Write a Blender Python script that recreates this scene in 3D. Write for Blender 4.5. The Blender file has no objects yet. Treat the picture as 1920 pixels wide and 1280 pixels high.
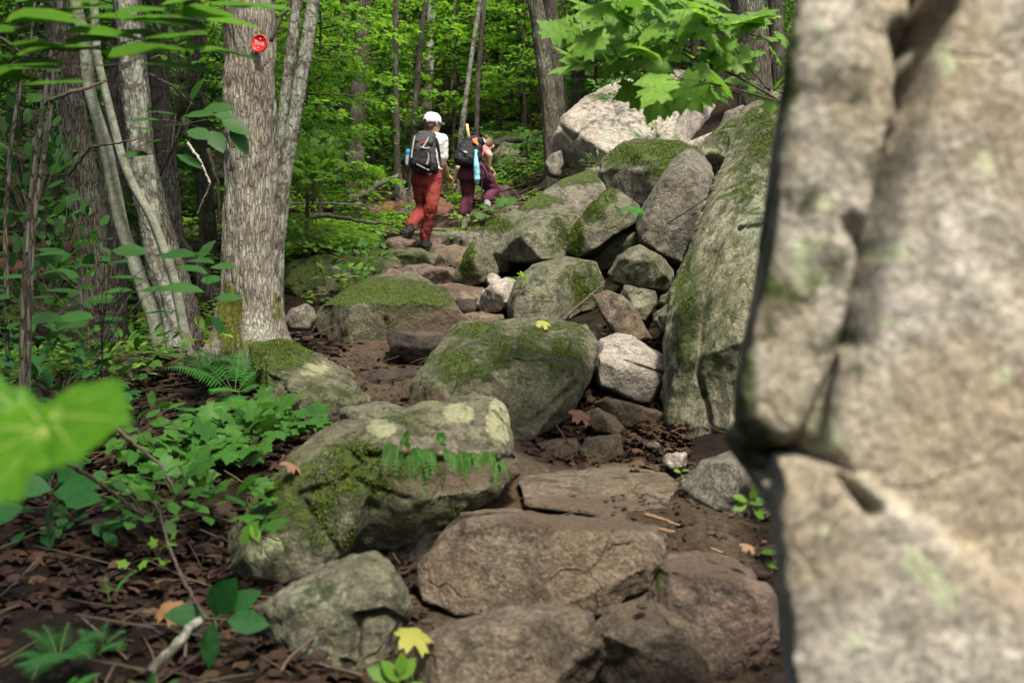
import bpy, bmesh, math, random
import numpy as np
from mathutils import Vector, Matrix, noise
C = bpy.context.scene.collection
R = math.radians
# ---------------------------------------------------------------- camera, sky, sun, exposure
F = 35.0/36.0*1920.0
CZ = 1.0
cam_d = bpy.data.cameras.new('camera'); cam = bpy.data.objects.new('camera', cam_d); C.objects.link(cam)
cam_d.lens = 35; cam_d.sensor_width = 36; cam_d.clip_start = 0.05; cam_d.clip_end = 600
cam.location = (0, 0, CZ); cam.rotation_euler = (R(90), 0, 0)
cam_d.dof.use_dof = True; cam_d.dof.focus_distance = 7.5; cam_d.dof.aperture_fstop = 3.0
bpy.context.scene.camera = cam
SUN_EL, SUN_AZ = 60.0, 158.0         # azimuth of the sun clockwise from +Y: behind the camera, to its right
w = bpy.data.worlds.new('World'); bpy.context.scene.world = w; w.use_nodes = True
nt = w.node_tree; bg = nt.nodes['Background']
sky = nt.nodes.new('ShaderNodeTexSky'); sky.sky_type = 'NISHITA'; sky.sun_disc = False
sky.sun_elevation = R(SUN_EL); sky.sun_rotation = R(SUN_AZ); sky.air_density = .7; sky.dust_density = 5.0; sky.ozone_density = 0
nt.links.new(sky.outputs[0], bg.inputs[0]); bg.inputs[1].default_value = 0.125
sl = bpy.data.lights.new('sun', 'SUN'); sl.energy = 3.2; sl.angle = R(8.0); sl.color = (1.0, 0.95, 0.86)
so = bpy.data.objects.new('sun', sl); C.objects.link(so)
_a = R(SUN_AZ); _e = R(SUN_EL)
sun_dir = Vector((math.sin(_a)*math.cos(_e), math.cos(_a)*math.cos(_e), math.sin(_e)))
so.rotation_euler = (-sun_dir).to_track_quat('-Z', 'Y').to_euler(); so.location = (0, 0, 30)
sc = bpy.context.scene
sc.view_settings.view_transform = 'Standard'; sc.view_settings.look = 'None'
sc.view_settings.exposure = 1.22; sc.view_settings.gamma = 1.0
sc.render.engine = 'CYCLES'
sc.cycles.max_bounces = 6; sc.cycles.diffuse_bounces = 4; sc.cycles.transmission_bounces = 4
sc.cycles.glossy_bounces = 2; sc.cycles.sample_clamp_indirect = 6; sc.cycles.use_denoising = True
sc.cycles.caustics_reflective = False; sc.cycles.caustics_refractive = False

# ---------------------------------------------------------------- helpers
def P(px, py, d):
    return Vector(((px-960)/F*d, d, CZ+(640-py)/F*d))
def tag(o, label=None, cat=None, group=None, kind=None):
    if label: o['label'] = label
    if cat: o['category'] = cat
    if group: o['group'] = group
    if kind: o['kind'] = kind
    return o
def empty(name, loc, label=None, cat=None, group=None):
    o = bpy.data.objects.new(name, None); o.location = loc; o.empty_display_size = .1
    C.objects.link(o); return tag(o, label, cat, group)
def link(name, me, mat=None, parent=None, loc=None):
    """mesh data given in world coordinates; the object's origin goes to loc (or its parent's)"""
    o = bpy.data.objects.new(name, me)
    if mat is not None:
        me.materials.clear(); me.materials.append(mat)
    C.objects.link(o)
    org = Vector(loc) if loc is not None else (Vector(parent.matrix_world.translation) if parent else None)
    if parent is not None: org = world_loc(parent)
    if org is not None:
        me.transform(Matrix.Translation(-org))
        if parent is None: o.location = org
    if parent is not None: o.parent = parent
    return o
def world_loc(o):
    l = Vector(o.location)
    while o.parent: o = o.parent; l += Vector(o.location)
    return l
def smooth(me, on=True):
    me.polygons.foreach_set('use_smooth', np.full(len(me.polygons), on)); me.update()
def copy_tree(o, parent=None):
    c = o.copy(); C.objects.link(c); c.parent = parent
    for ch in o.children: copy_tree(ch, c)
    return c

class MB:
    """collects arrays of verts / faces, builds one mesh, with an optional per-vertex float 'var'"""
    def __init__(s): s.v = []; s.f3 = []; s.f4 = []; s.var = []; s.n = 0
    def add(s, v, faces, var=0.5):
        v = np.asarray(v, float); faces = np.asarray(faces, int)
        s.v.append(v)
        (s.f3 if faces.shape[1] == 3 else s.f4).append(faces + s.n)
        s.var.append(np.broadcast_to(np.asarray(var, float), (len(v),)).copy()); s.n += len(v)
    def tube(s, pts, rad, seg=8, var=.5, jit=0, rng=None, cap=True):
        pts = np.array([list(p) for p in pts], float); n = len(pts)
        rad = np.broadcast_to(np.asarray(rad, float), (n,))
        t = np.gradient(pts, axis=0); t /= np.linalg.norm(t, axis=1)[:, None]+1e-9
        ref = np.array([0., 0, 1]) if abs(t[:, 2]).mean() < .8 else np.array([1., 0, 0])
        a = np.cross(t, ref); a /= np.linalg.norm(a, axis=1)[:, None]+1e-9; b = np.cross(t, a)
        th = np.linspace(0, 2*np.pi, seg, endpoint=False)
        rr = rad[:, None]*np.ones((1, seg))
        if jit and rng is not None: rr = rr*(1+rng.normal(0, jit, rr.shape))
        v = pts[:, None, :]+rr[:, :, None]*(np.cos(th)[None, :, None]*a[:, None, :]+np.sin(th)[None, :, None]*b[:, None, :])
        v = v.reshape(-1, 3); i = np.arange(n-1)[:, None]*seg; j = np.arange(seg)[None, :]; k = (np.arange(seg)+1) % seg
        f = np.stack([i+j, i+k[None, :], i+seg+k[None, :], i+seg+j], -1).reshape(-1, 4)
        if cap:
            v = np.vstack([v, pts[:1], pts[-1:]]); c0 = n*seg; c1 = c0+1
            f3 = [[c0, (q+1) % seg, q] for q in range(seg)]+[[c1, (n-1)*seg+q, (n-1)*seg+(q+1) % seg] for q in range(seg)]
            s.f3.append(np.array(f3)+s.n)
        s.f4.append(f+s.n); s.v.append(v); s.var.append(np.full(len(v), float(np.mean(var)))); s.n += len(v)
    def leaves(s, tmpl, pos, d, nrm, size, var):
        tv, tf = tmpl
        pos = np.asarray(pos, float); d = np.asarray(d, float); nrm = np.asarray(nrm, float)
        d = d/(np.linalg.norm(d, axis=1)[:, None]+1e-9)
        side = np.cross(nrm, d); side /= np.linalg.norm(side, axis=1)[:, None]+1e-9
        up = np.cross(d, side)
        size = np.broadcast_to(np.asarray(size, float), (len(pos),))
        v = pos[:, None, :]+size[:, None, None]*(tv[None, :, 0:1]*d[:, None, :]+tv[None, :, 1:2]*side[:, None, :]+tv[None, :, 2:3]*up[:, None, :])
        k = len(tv); n = len(pos)
        f = (tf[None, :, :]+(np.arange(n)*k)[:, None, None]).reshape(-1, tf.shape[1])
        s.add(v.reshape(-1, 3), f, np.repeat(np.broadcast_to(var, (n,)), k))
    def mesh(s, name, sm=True):
        v = np.vstack(s.v); f3 = np.vstack(s.f3) if s.f3 else np.zeros((0, 3), int); f4 = np.vstack(s.f4) if s.f4 else np.zeros((0, 4), int)
        me = bpy.data.meshes.new(name)
        me.vertices.add(len(v)); me.vertices.foreach_set('co', v.astype(np.float32).ravel())
        nl = len(f3)*3+len(f4)*4; me.loops.add(nl)
        me.loops.foreach_set('vertex_index', np.concatenate([f3.ravel(), f4.ravel()]).astype(np.int32))
        npoly = len(f3)+len(f4); me.polygons.add(npoly)
        st = np.concatenate([np.arange(len(f3))*3, len(f3)*3+np.arange(len(f4))*4]).astype(np.int32)
        me.polygons.foreach_set('loop_start', st)
        me.update(calc_edges=True); me.validate(verbose=False)
        a = me.attributes.new('var', 'FLOAT', 'POINT'); a.data.foreach_set('value', np.concatenate(s.var).astype(np.float32))
        if sm: smooth(me)
        return me

def coords(me):
    a = np.empty(len(me.vertices)*3, np.float32); me.vertices.foreach_get('co', a); return a.reshape(-1, 3).astype(float)
def set_coords(me, a): me.vertices.foreach_set('co', a.astype(np.float32).ravel()); me.update()
def normals(me):
    a = np.empty(len(me.vertices)*3, np.float32); me.vertex_normals.foreach_get('vector', a); return a.reshape(-1, 3).astype(float)
def attr(me, name, val):
    a = me.attributes.new(name, 'FLOAT', 'POINT'); a.data.foreach_set('value', np.asarray(val, np.float32))
def hull_mesh(sets, cuts=0, seed=0):
    rg = random.Random(seed)
    me = bpy.data.meshes.new('hull'); bm = bmesh.new()
    for s in sets:
        b2 = bmesh.new()
        for p in s: b2.verts.new(p)
        r = bmesh.ops.convex_hull(b2, input=b2.verts[:])
        bmesh.ops.delete(b2, geom=list({g for g in r['geom_interior'] if isinstance(g, bmesh.types.BMVert)}), context='VERTS')
        for q in range(cuts):                       # flat breaks on the sides that face the trail
            a = rg.uniform(-1.25, 1.25); e = rg.uniform(-.5, .85); nn = Vector((math.sin(a)*math.cos(e), -math.cos(a)*math.cos(e), math.sin(e)))
            dd = [v.co.dot(nn) for v in b2.verts]; h = max(dd); ext = h-min(dd); h -= ext*rg.uniform(.035, .12)
            bmesh.ops.bisect_plane(b2, geom=b2.verts[:]+b2.edges[:]+b2.faces[:], plane_co=nn*h, plane_no=nn, clear_outer=True)
            pts = [v.co.copy() for v in b2.verts]; b2.clear()
            for p_ in pts: b2.verts.new(p_)
            r = bmesh.ops.convex_hull(b2, input=b2.verts[:])
            bmesh.ops.delete(b2, geom=list({g for g in r['geom_interior'] if isinstance(g, bmesh.types.BMVert)}), context='VERTS')
        bmesh.ops.recalc_face_normals(b2, faces=b2.faces[:])
        m2 = bpy.data.meshes.new('h'); b2.to_mesh(m2); b2.free(); bm.from_mesh(m2); bpy.data.meshes.remove(m2)
    bm.to_mesh(me); bm.free(); return me
_tex = {}
def tex(kind, size, **kw):
    key = (kind, round(size, 4), tuple(sorted(kw.items())))
    if key not in _tex:
        t = bpy.data.textures.new('t', kind)
        t.noise_scale = size
        for k, v in kw.items(): setattr(t, k, v)
        _tex[key] = t
    return _tex[key]
def remeshed(me, voxel, sm=3, disps=(), smf=.5):
    o = bpy.data.objects.new('tmp', me); C.objects.link(o)
    m = o.modifiers.new('r', 'REMESH'); m.mode = 'VOXEL'; m.voxel_size = voxel; m.adaptivity = 0
    if sm:
        m = o.modifiers.new('s', 'SMOOTH'); m.factor = smf; m.iterations = sm
    for t, st, mid in disps:
        m = o.modifiers.new('d', 'DISPLACE'); m.texture = t; m.strength = st; m.mid_level = mid; m.texture_coords = 'GLOBAL'
    dg = bpy.context.evaluated_depsgraph_get(); dg.update()
    out = bpy.data.meshes.new_from_object(o.evaluated_get(dg))
    bpy.data.objects.remove(o); bpy.data.meshes.remove(me)
    smooth(out); return out
def sstep(a, b, x):
    t = np.clip((x-a)/(b-a+1e-9), 0, 1); return t*t*(3-2*t)

# ---------------------------------------------------------------- node helpers
class NT:
    def __init__(s, name):
        s.m = bpy.data.materials.new(name); s.m.use_nodes = True; s.t = s.m.node_tree
        s.b = s.t.nodes['Principled BSDF']; s.out = s.t.nodes['Material Output']
    def n(s, k, **kw):
        x = s.t.nodes.new(k)
        for a, v in kw.items():
            if a in x.inputs: x.inputs[a].default_value = v
            else: setattr(x, a, v)
        return x
    def l(s, a, b): s.t.links.new(a, b)
    def noise(s, vec, scale, detail=4, rough=.6, dist=0):
        x = s.n('ShaderNodeTexNoise'); x.inputs['Scale'].default_value = scale; x.inputs['Detail'].default_value = detail
        x.inputs['Roughness'].default_value = rough; x.inputs['Distortion'].default_value = dist
        if vec is not None: s.l(vec, x.inputs['Vector'])
        return x.outputs['Fac']
    def ramp(s, fac, a, b, lo=0., hi=1., smooth=True):
        x = s.n('ShaderNodeMapRange'); x.interpolation_type = 'SMOOTHSTEP' if smooth else 'LINEAR'
        for i, v in (('From Min', a), ('From Max', b), ('To Min', lo), ('To Max', hi)): x.inputs[i].default_value = v
        s.l(fac, x.inputs['Value']); return x.outputs['Result']
    def mix(s, fac, a, b, mode='MIX'):
        x = s.n('ShaderNodeMix'); x.data_type = 'RGBA'; x.blend_type = mode
        for i, v in ((0, fac), (6, a), (7, b)):
            if hasattr(v, 'is_linked'): s.l(v, x.inputs[i])
            else: x.inputs[i].default_value = (*v, 1) if isinstance(v, tuple) and len(v) == 3 else v
        return x.outputs[2]
    def math(s, op, a, b=0., c=0.):
        x = s.n('ShaderNodeMath'); x.operation = op
        for i, v in enumerate((a, b, c)):
            if hasattr(v, 'is_linked'): s.l(v, x.inputs[i])
            else: x.inputs[i].default_value = v
        return x.outputs[0]
    def attr(s, name):
        x = s.n('ShaderNodeAttribute'); x.attribute_name = name; return x.outputs['Fac']
    def coord(s, which='Object', scale=(1, 1, 1), loc=(0, 0, 0)):
        x = s.n('ShaderNodeTexCoord'); m = s.n('ShaderNodeMapping'); s.l(x.outputs[which], m.inputs['Vector'])
        m.inputs['Scale'].default_value = scale; m.inputs['Location'].default_value = loc; return m.outputs[0]
    def bump(s, h, strength=.5, dist=.01):
        x = s.n('ShaderNodeBump'); x.inputs['Strength'].default_value = strength; x.inputs['Distance'].default_value = dist
        s.l(h, x.inputs['Height']); return x.outputs[0]

def plain(name, col, rough=.8, var=0.15, scale=20, spec=.3, bump=.0, col2=None):
    t = NT(name); v = t.coord(); n = t.noise(v, scale, 5)
    c2 = col2 or tuple(c*(1-var*2) for c in col)
    t.l(t.mix(t.ramp(n, .3, .7), col, c2), t.b.inputs['Base Color']); t.b.inputs['Roughness'].default_value = rough
    t.b.inputs['Specular IOR Level'].default_value = spec
    if bump: t.l(t.bump(n, .6, bump), t.b.inputs['Normal'])
    return t.m

def rock_material(name, dark, light, tint, lichen=(.36, .42, .30), lich=.35, moss=(.036, .058, .010), moss2=(.088, .122, .016), dirt=(.075, .053, .034), sp=1., speck=.5, streak=None, warm=.3):
    t = NT(name); v = t.coord(scale=(sp, sp, sp))
    vs = t.coord(scale=streak) if streak else v
    big = t.noise(v, 3.2, 5, .6); med = t.noise(vs, 13, 8, .68, .4); fine = t.noise(v, 85, 4, .75)
    med2 = t.noise(vs, 30, 6, .7, .3)
    c = t.mix(t.ramp(med, .32, .68), dark, light)
    c = t.mix(t.math('MULTIPLY', t.ramp(big, .42, .62), warm), c, tint)
    # crystals and dark mineral specks
    vo = t.n('ShaderNodeTexVoronoi'); vo.inputs['Scale'].default_value = 120; t.l(v, vo.inputs['Vector'])
    sepc = t.n('ShaderNodeSeparateColor'); t.l(vo.outputs['Color'], sepc.inputs[0])
    spk = t.ramp(sepc.outputs[0], 0, 1, 1-speck*.75, 1+speck*.65, False)
    g = t.n('ShaderNodeCombineColor'); [t.l(spk, g.inputs[i]) for i in range(3)]
    c = t.mix(1.0, c, g.outputs[0], 'MULTIPLY')
    dk = t.ramp(fine, .60, .70)
    c = t.mix(t.math('MULTIPLY', dk, .55), c, tuple(x*.35 for x in dark))
    # dark weather stains
    st = t.ramp(med2, .56, .72); c = t.mix(t.math('MULTIPLY', st, .5), c, tuple(x*.5 for x in dark))
    vc = t.n('ShaderNodeTexVoronoi'); vc.feature = 'DISTANCE_TO_EDGE'; vc.inputs['Scale'].default_value = 1.7
    wn = t.n('ShaderNodeTexNoise'); wn.inputs['Scale'].default_value = 3.5; wn.inputs['Detail'].default_value = 5; t.l(v, wn.inputs['Vector'])
    wa = t.n('ShaderNodeVectorMath'); wa.operation = 'ADD'; t.l(v, wa.inputs[0]); wsc = t.n('ShaderNodeVectorMath'); wsc.operation = 'SCALE'; wsc.inputs[3].default_value = .3; t.l(wn.outputs['Color'], wsc.inputs[0]); t.l(wsc.outputs[0], wa.inputs[1]); t.l(wa.outputs[0], vc.inputs['Vector'])
    crk = t.math('MULTIPLY', t.ramp(vc.outputs['Distance'], .012, .001), t.ramp(big, .50, .56))
    c = t.mix(t.math('MULTIPLY', crk, .2), c, tuple(x*.25 for x in dark))
    # lichen crusts
    la = t.attr('lich'); ln = t.noise(v, 22, 6, .75, .6); lb = t.noise(v, 5, 2, .5)
    lf = t.math('ADD', t.math('MULTIPLY', t.math('ADD', t.math('MULTIPLY', ln, .65), t.math('MULTIPLY', lb, .35)), 2.2), t.math('MULTIPLY', la, .75))
    lf = t.ramp(lf, 1.50-lich*.3, 1.72-lich*.3)
    lc = t.mix(t.ramp(fine, .35, .65), lichen, tuple(x*.62 for x in lichen))
    c = t.mix(t.math('MULTIPLY', lf, .8), c, lc)
    # trodden dirt
    da = t.attr('dirt'); df = t.ramp(t.math('ADD', t.math('MULTIPLY', med, .5), t.math('MULTIPLY', da, .75)), .5, .85)
    c = t.mix(t.math('MULTIPLY', df, .9), c, t.mix(t.ramp(fine, .3, .7), dirt, tuple(x*1.5 for x in dirt)))
    # moss
    ma = t.attr('moss'); mn = t.noise(v, 9, 8, .72, .5)
    mf = t.ramp(t.math('ADD', t.math('MULTIPLY', ma, .95), t.math('MULTIPLY', t.math('SUBTRACT', mn, .5), 2.6)), .34, .72)
    film = t.ramp(t.math('ADD', t.math('MULTIPLY', ma, .8), t.math('MULTIPLY', big, 1.)), .5, 1.1)
    c = t.mix(t.math('MULTIPLY', film, .45), c, tuple((a*1.3+b*.35) for a, b in zip(moss, dark)))
    mvar = t.noise(v, 38, 5, .7); mc = t.mix(t.ramp(mvar, .38, .64), moss, moss2)
    c = t.mix(mf, c, mc)
    t.l(c, t.b.inputs['Base Color']); t.b.inputs['Roughness'].default_value = .88
    t.b.inputs['Specular IOR Level'].default_value = .28
    h = t.math('ADD', t.math('MULTIPLY', med, 1.0), t.math('MULTIPLY', med2, .55))
    h = t.math('ADD', h, t.math('MULTIPLY', fine, .22))
    h = t.math('SUBTRACT', h, t.math('MULTIPLY', crk, .3))
    h = t.math('ADD', h, t.math('MULTIPLY', mf, t.math('MULTIPLY', mvar, 1.0)))
    t.l(t.bump(h, 1., .045/sp), t.b.inputs['Normal'])
    return t.m

def leaf_material(name, a, b, trans=.45, rough=.5, veins=False):
    t = NT(name); va = t.attr('var'); v = t.coord(); n = t.noise(v, 7, 3)
    f = t.math('ADD', t.math('MULTIPLY', va, .75), t.math('MULTIPLY', t.math('SUBTRACT', n, .35), .8))
    c = t.mix(t.ramp(f, 0, 1, 0, 1, False), a, b)
    if veins:
        c = t.mix(t.math('MULTIPLY', t.ramp(t.noise(v, 55, 4), .45, .6), .35), c, tuple(x*.65 for x in a))
    t.l(c, t.b.inputs['Base Color']); t.b.inputs['Roughness'].default_value = rough; t.b.inputs['Specular IOR Level'].default_value = .16
    tr = t.n('ShaderNodeBsdfTranslucent'); tc = t.mix(.55, c, (1., .95, .25), 'MULTIPLY')
    tc2 = t.mix(1.0, tc, (1.7, 1.7, 1.7), 'MULTIPLY'); t.l(tc2, tr.inputs[0])
    mx = t.n('ShaderNodeMixShader'); mx.inputs[0].default_value = trans
    t.l(t.b.outputs[0], mx.inputs[1]); t.l(tr.outputs[0], mx.inputs[2]); t.l(mx.outputs[0], t.out.inputs[0])
    return t.m

def bark_material(name, dark, light, lichen, lich=.4, stretch=(14, 14, 2.2), furrow=.7, moss=(.10, .11, .015), dist=.02, patch=4.):
    t = NT(name); v = t.coord(); vs = t.coord(scale=stretch)
    vo = t.n('ShaderNodeTexVoronoi'); vo.feature = 'DISTANCE_TO_EDGE'; vo.inputs['Scale'].default_value = 1.6
    dn = t.n('ShaderNodeVectorMath'); dn.operation = 'ADD'
    nn = t.n('ShaderNodeTexNoise'); nn.inputs['Scale'].default_value = 1.3; nn.inputs['Detail'].default_value = 4; t.l(vs, nn.inputs['Vector'])
    t.l(vs, dn.inputs[0]); t.l(nn.outputs['Color'], dn.inputs[1]); t.l(dn.outputs[0], vo.inputs['Vector'])
    crack = t.ramp(vo.outputs['Distance'], 0.0, .16)
    n1 = t.noise(vs, 1.7, 7, .7); n2 = t.noise(v, 60, 5, .7); n3 = t.noise(v, patch, 5, .65)
    c = t.mix(t.ramp(n1, .3, .7), tuple(x*.75 for x in light), light)
    c = t.mix(t.math('MULTIPLY', t.ramp(n2, .45, .65), .35), c, dark)
    lf = t.math('MULTIPLY', t.ramp(t.math('ADD', n3, t.math('MULTIPLY', n2, .3)), .72-lich*.25, .82-lich*.2), .85)
    c = t.mix(lf, c, t.mix(t.ramp(n2, .4, .6), lichen, tuple(x*.6 for x in lichen)))
    k = t.math('MULTIPLY', t.math('SUBTRACT', 1., crack), furrow)
    c = t.mix(k, c, dark)
    ma = t.attr('moss'); mf = t.ramp(t.math('ADD', t.math('MULTIPLY', ma, .9), t.math('MULTIPLY', t.math('SUBTRACT', t.noise(v, 14, 8, .75), .5), 2.4)), .45, .8)
    c = t.mix(mf, c, t.mix(t.ramp(n2, .4, .6), moss, tuple(x*.55 for x in moss)))
    t.l(c, t.b.inputs['Base Color']); t.b.inputs['Roughness'].default_value = .9; t.b.inputs['Specular IOR Level'].default_value = .2
    h = t.math('ADD', t.math('MULTIPLY', crack, furrow), t.math('ADD', t.math('MULTIPLY', n1, .6), t.math('MULTIPLY', n2, .2)))
    t.l(t.bump(h, .9, dist), t.b.inputs['Normal']); return t.m
# ---------------------------------------------------------------- terrain
_cp = [P(*c) for c in [
 (1000,1300,2.1),(1300,1230,2.6),(1150,1160,2.75),(1100,975,3.42),(1330,1000,3.35),(1100,900,4.2),(1240,905,4.1),(1180,840,4.8),(1080,850,4.7),(1250,740,5.3),(960,870,4.2),
 (780,775,4.6),(740,705,5.4),(700,686,6.0),(640,672,6.1),(800,698,5.9),(860,600,7.2),(860,557,8.0),(830,520,9.2),(800,492,10.8),(795,474,12),
 (870,434,13.6),(920,405,14.3),(980,365,16),(1000,310,19),(960,262,23),
 (500,1300,2.1),(200,1290,2.2),(0,1290,2.2),(300,1160,2.6),(450,1120,2.9),(700,1150,2.75),(100,1010,3.3),(350,920,3.9),(430,820,4.5),(600,815,4.6),(150,860,4.2),(250,775,5),(0,765,5),
 (470,665,5.9),(560,650,6.2),(330,685,6.1),(200,690,6.5),(100,650,8),(0,610,9),(250,570,10),(100,510,13),(600,545,9.0),(640,470,11),(560,440,12),
 (700,412,14),(560,392,16),(650,345,20),(400,410,16),(200,440,15),(0,440,15),(600,290,26),(200,340,24),(0,340,24),(820,340,20),
 (1250,640,6.6),(1100,600,7.0),(1000,590,7.6),(1000,470,9.6),(1150,420,10.5),(1100,345,13),(1300,320,11),(850,1200,2.9),(1010,1210,2.9),(1200,1200,2.75),(1330,1300,2.6),(620,1210,2.75),(700,1060,3.3),(540,1130,3.2),(660,815,4.75),(740,640,6.6),(820,610,6.8),(1350,1010,3.4),(620,585,8.6),(540,590,8.6),(1250,170,16),(1400,215,12),(1090,150,24),(1400,120,22)]]
for _c in _cp[:3]: _c.z -= .18
for _c in _cp[26:32]: _c.z -= .06
for _c in _cp[16:20]: _c.z -= .07
_cp += [Vector(c) for c in [(1.5,1,.05),(0,0,.0),(-2,0,0),(-4,2,.1),(-3,-4,0),(3,-3,.2),(2.2,2.5,.05),(3.0,4.5,1.1),(5,6,2.6),(8,10,5),(10,3,3.5),(12,20,9.5),(-8,6,.2),(-12,12,.9),(-20,5,0),(-16,25,4),(-25,40,9),
 (0,40,11.5),(15,40,14),(0,60,21),(30,60,24),(-40,60,17),(0,100,44),(-70,100,36),(80,100,50),(60,10,12),(60,-20,8),(-60,-20,-3),(-60,20,3),(0,-40,-4)]]
_cp = np.array([list(c) for c in _cp])
def _kern(d2): return -np.sqrt(d2+.25)
_A = _kern(((_cp[:, None, :2]-_cp[None, :, :2])**2).sum(-1)); _n = len(_cp)
_A += np.eye(_n)*.03
_M = np.zeros((_n+3, _n+3)); _M[:_n, :_n] = _A; _M[:_n, _n] = 1; _M[:_n, _n+1:] = _cp[:, :2]; _M[_n, :_n] = 1; _M[_n+1:, :_n] = _cp[:, :2].T
_wt = np.linalg.solve(_M, np.concatenate([_cp[:, 2], [0, 0, 0]]))
def gz(x, y):
    x = np.atleast_1d(np.asarray(x, float)); y = np.atleast_1d(np.asarray(y, float))
    r = np.empty(len(x))
    for i in range(0, len(x), 20000):
        q = np.stack([x[i:i+20000], y[i:i+20000]], -1)
        r[i:i+20000] = _kern(((q[:, None, :]-_cp[None, :, :2])**2).sum(-1))@_wt[:_n]+_wt[_n]+q@_wt[_n+1:]
    return r
def gz1(x, y): return float(gz([x], [y])[0])
_path = np.array([list(P(*c))[:2] for c in [(1050,1280,2.2),(1080,1050,3.0),(1130,930,4.0),(1000,860,4.4),(800,790,4.6),(740,705,5.4),(790,640,6.4),(860,600,7.2),(870,550,8.2),(830,505,9.6),(820,470,12),(890,420,14),(950,385,15.5)]])
def path_dist(x, y):
    q = np.stack([x, y], -1); best = np.full(len(q), 1e9)
    for a, b in zip(_path[:-1], _path[1:]):
        ab = b-a; t = np.clip(((q-a)@ab)/(ab@ab), 0, 1); best = np.minimum(best, np.linalg.norm(q-a-t[:, None]*ab, axis=1))
    return best
def ground_material():
    t = NT('forest_soil'); v = t.coord(); pa = t.attr('path')
    n1 = t.noise(v, 2.5, 6, .65); n2 = t.noise(v, 28, 7, .75, .5); n3 = t.noise(v, 90, 4, .7)
    vo = t.n('ShaderNodeTexVoronoi'); vo.inputs['Scale'].default_value = 30; t.l(v, vo.inputs['Vector'])
    sp = t.n('ShaderNodeSeparateColor'); t.l(vo.outputs['Color'], sp.inputs[0])
    litter = t.mix(sp.outputs[0], (.011, .0065, .004), (.036, .02, .011))
    litter = t.mix(t.ramp(n2, .4, .62), litter, (.010, .006, .004))
    litter = t.mix(t.math('MULTIPLY', t.ramp(n1, .5, .65), .4), litter, (.03, .04, .012))
    dirt = t.mix(t.ramp(n2, .35, .65), (.062, .044, .026), (.13, .095, .058)); dirt = t.mix(t.math('MULTIPLY', t.ramp(n3, .5, .65), .6), dirt, (.03, .018, .011)); dirt = t.mix(t.math('MULTIPLY', t.ramp(n1, .42, .62), .65), dirt, (.045, .028, .015)); dirt = t.mix(t.math('MULTIPLY', t.ramp(t.noise(v, 60, 5, .7), .58, .66), .6), dirt, (.22, .17, .12))
    c = t.mix(t.ramp(t.math('ADD', pa, t.math('MULTIPLY', t.math('SUBTRACT', n2, .5), .8)), .3, .7), litter, dirt)
    t.l(c, t.b.inputs['Base Color']); t.b.inputs['Roughness'].default_value = .95; t.b.inputs['Specular IOR Level'].default_value = .15
    t.l(t.bump(t.math('ADD', n2, t.math('MULTIPLY', n3, .4)), 1., .04), t.b.inputs['Normal']); return t.m
def build_terrain():
    u = np.linspace(-1, 1, 460); xs = np.sinh(u*4.2)/np.sinh(4.2)*110
    vv = np.linspace(0, 1, 420); ys = -40+0*vv
    a = np.linspace(-1, 1, 520); ys = 5+np.sinh(np.where(a < 0, a*3.3, a*4.4))/np.sinh(np.where(a < 0, 3.3, 4.4))*np.where(a < 0, 40, 115)
    X, Y = np.meshgrid(xs, ys); x = X.ravel(); y = Y.ravel(); z = gz(x, y)
    pd = path_dist(x, y); pm = sstep(.75, .3, pd)
    amp = .03+.05*sstep(.5, 2, pd)
    nz = np.array([noise.noise((p*1.3, q*1.3, 0))*.9+noise.noise((p*4, q*4, 3))*.4+noise.noise((p*13, q*13, 5))*.16 for p, q in zip(x, y)])
    z = z+nz*amp
    v = np.stack([x, y, z], -1); nx, ny = len(xs), len(ys)
    i = (np.arange(ny-1)[:, None]*nx+np.arange(nx-1)[None, :]).ravel()
    f = np.stack([i, i+1, i+nx+1, i+nx], -1)
    m = MB(); m.add(v, f); me = m.mesh('ground'); attr(me, 'path', pm)
    o = link('ground', me, ground_material()); tag(o, kind='structure')
build_terrain()
# ---------------------------------------------------------------- rocks
RM = {
 'grey': rock_material('grey_granite', (0.068, 0.064, 0.052), (0.232, 0.212, 0.164), (0.176, 0.140, 0.096), lich=.3),
 'pale': rock_material('pale_granite', (.20, .18, .145), (.45, .41, .34), (.36, .30, .23), lichen=(.42, .45, .33), lich=.2, warm=.6),
 'brown': rock_material('brown_trodden_stone', (.060, .046, .030), (.205, .165, .115), (.155, .112, .070), lich=-.6, warm=.7),
 'pink': rock_material('pink_granite', (.066, .048, .035), (.195, .145, .108), (.18, .115, .085), lich=-.6, warm=.6),
 'green': rock_material('green_weathered_granite', (0.060, 0.064, 0.043), (0.200, 0.184, 0.121), (0.120, 0.112, 0.058), lichen=(.33, .345, .22), lich=.3),
 'mossy': rock_material('mossy_granite', (0.055, 0.054, 0.035), (0.191, 0.172, 0.113), (0.117, 0.108, 0.051), lichen=(.38, .39, .22), lich=.2),
 'dark': rock_material('dark_damp_stone', (0.019, 0.014, 0.011), (0.060, 0.046, 0.035), (0.051, 0.036, 0.025), lich=-.5),  # darkest stone tone, for risers, a sunken stone and the gap stone
 'slab': rock_material('streaked_slab_granite', (0.081, 0.081, 0.050), (0.360, 0.333, 0.225), (0.171, 0.167, 0.072), lichen=(.34, .38, .26), lich=.35, streak=(1.6, 1.6, .35)),
 'near': rock_material('near_boulder_granite', (0.30, 0.27, 0.205), (0.66, 0.61, 0.50), (0.38, 0.30, 0.19), lichen=(.72, .78, .48), lich=.1, sp=1.5, speck=.45, warm=.7),
}
def _mossm():
    t = NT('moss_tuft'); c = t.mix(t.attr('var'), (.024, .04, .008), (.10, .138, .018)); t.l(c, t.b.inputs['Base Color']); t.b.inputs['Roughness'].default_value = .95; t.b.inputs['Specular IOR Level'].default_value = .1; return t.m
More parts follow.
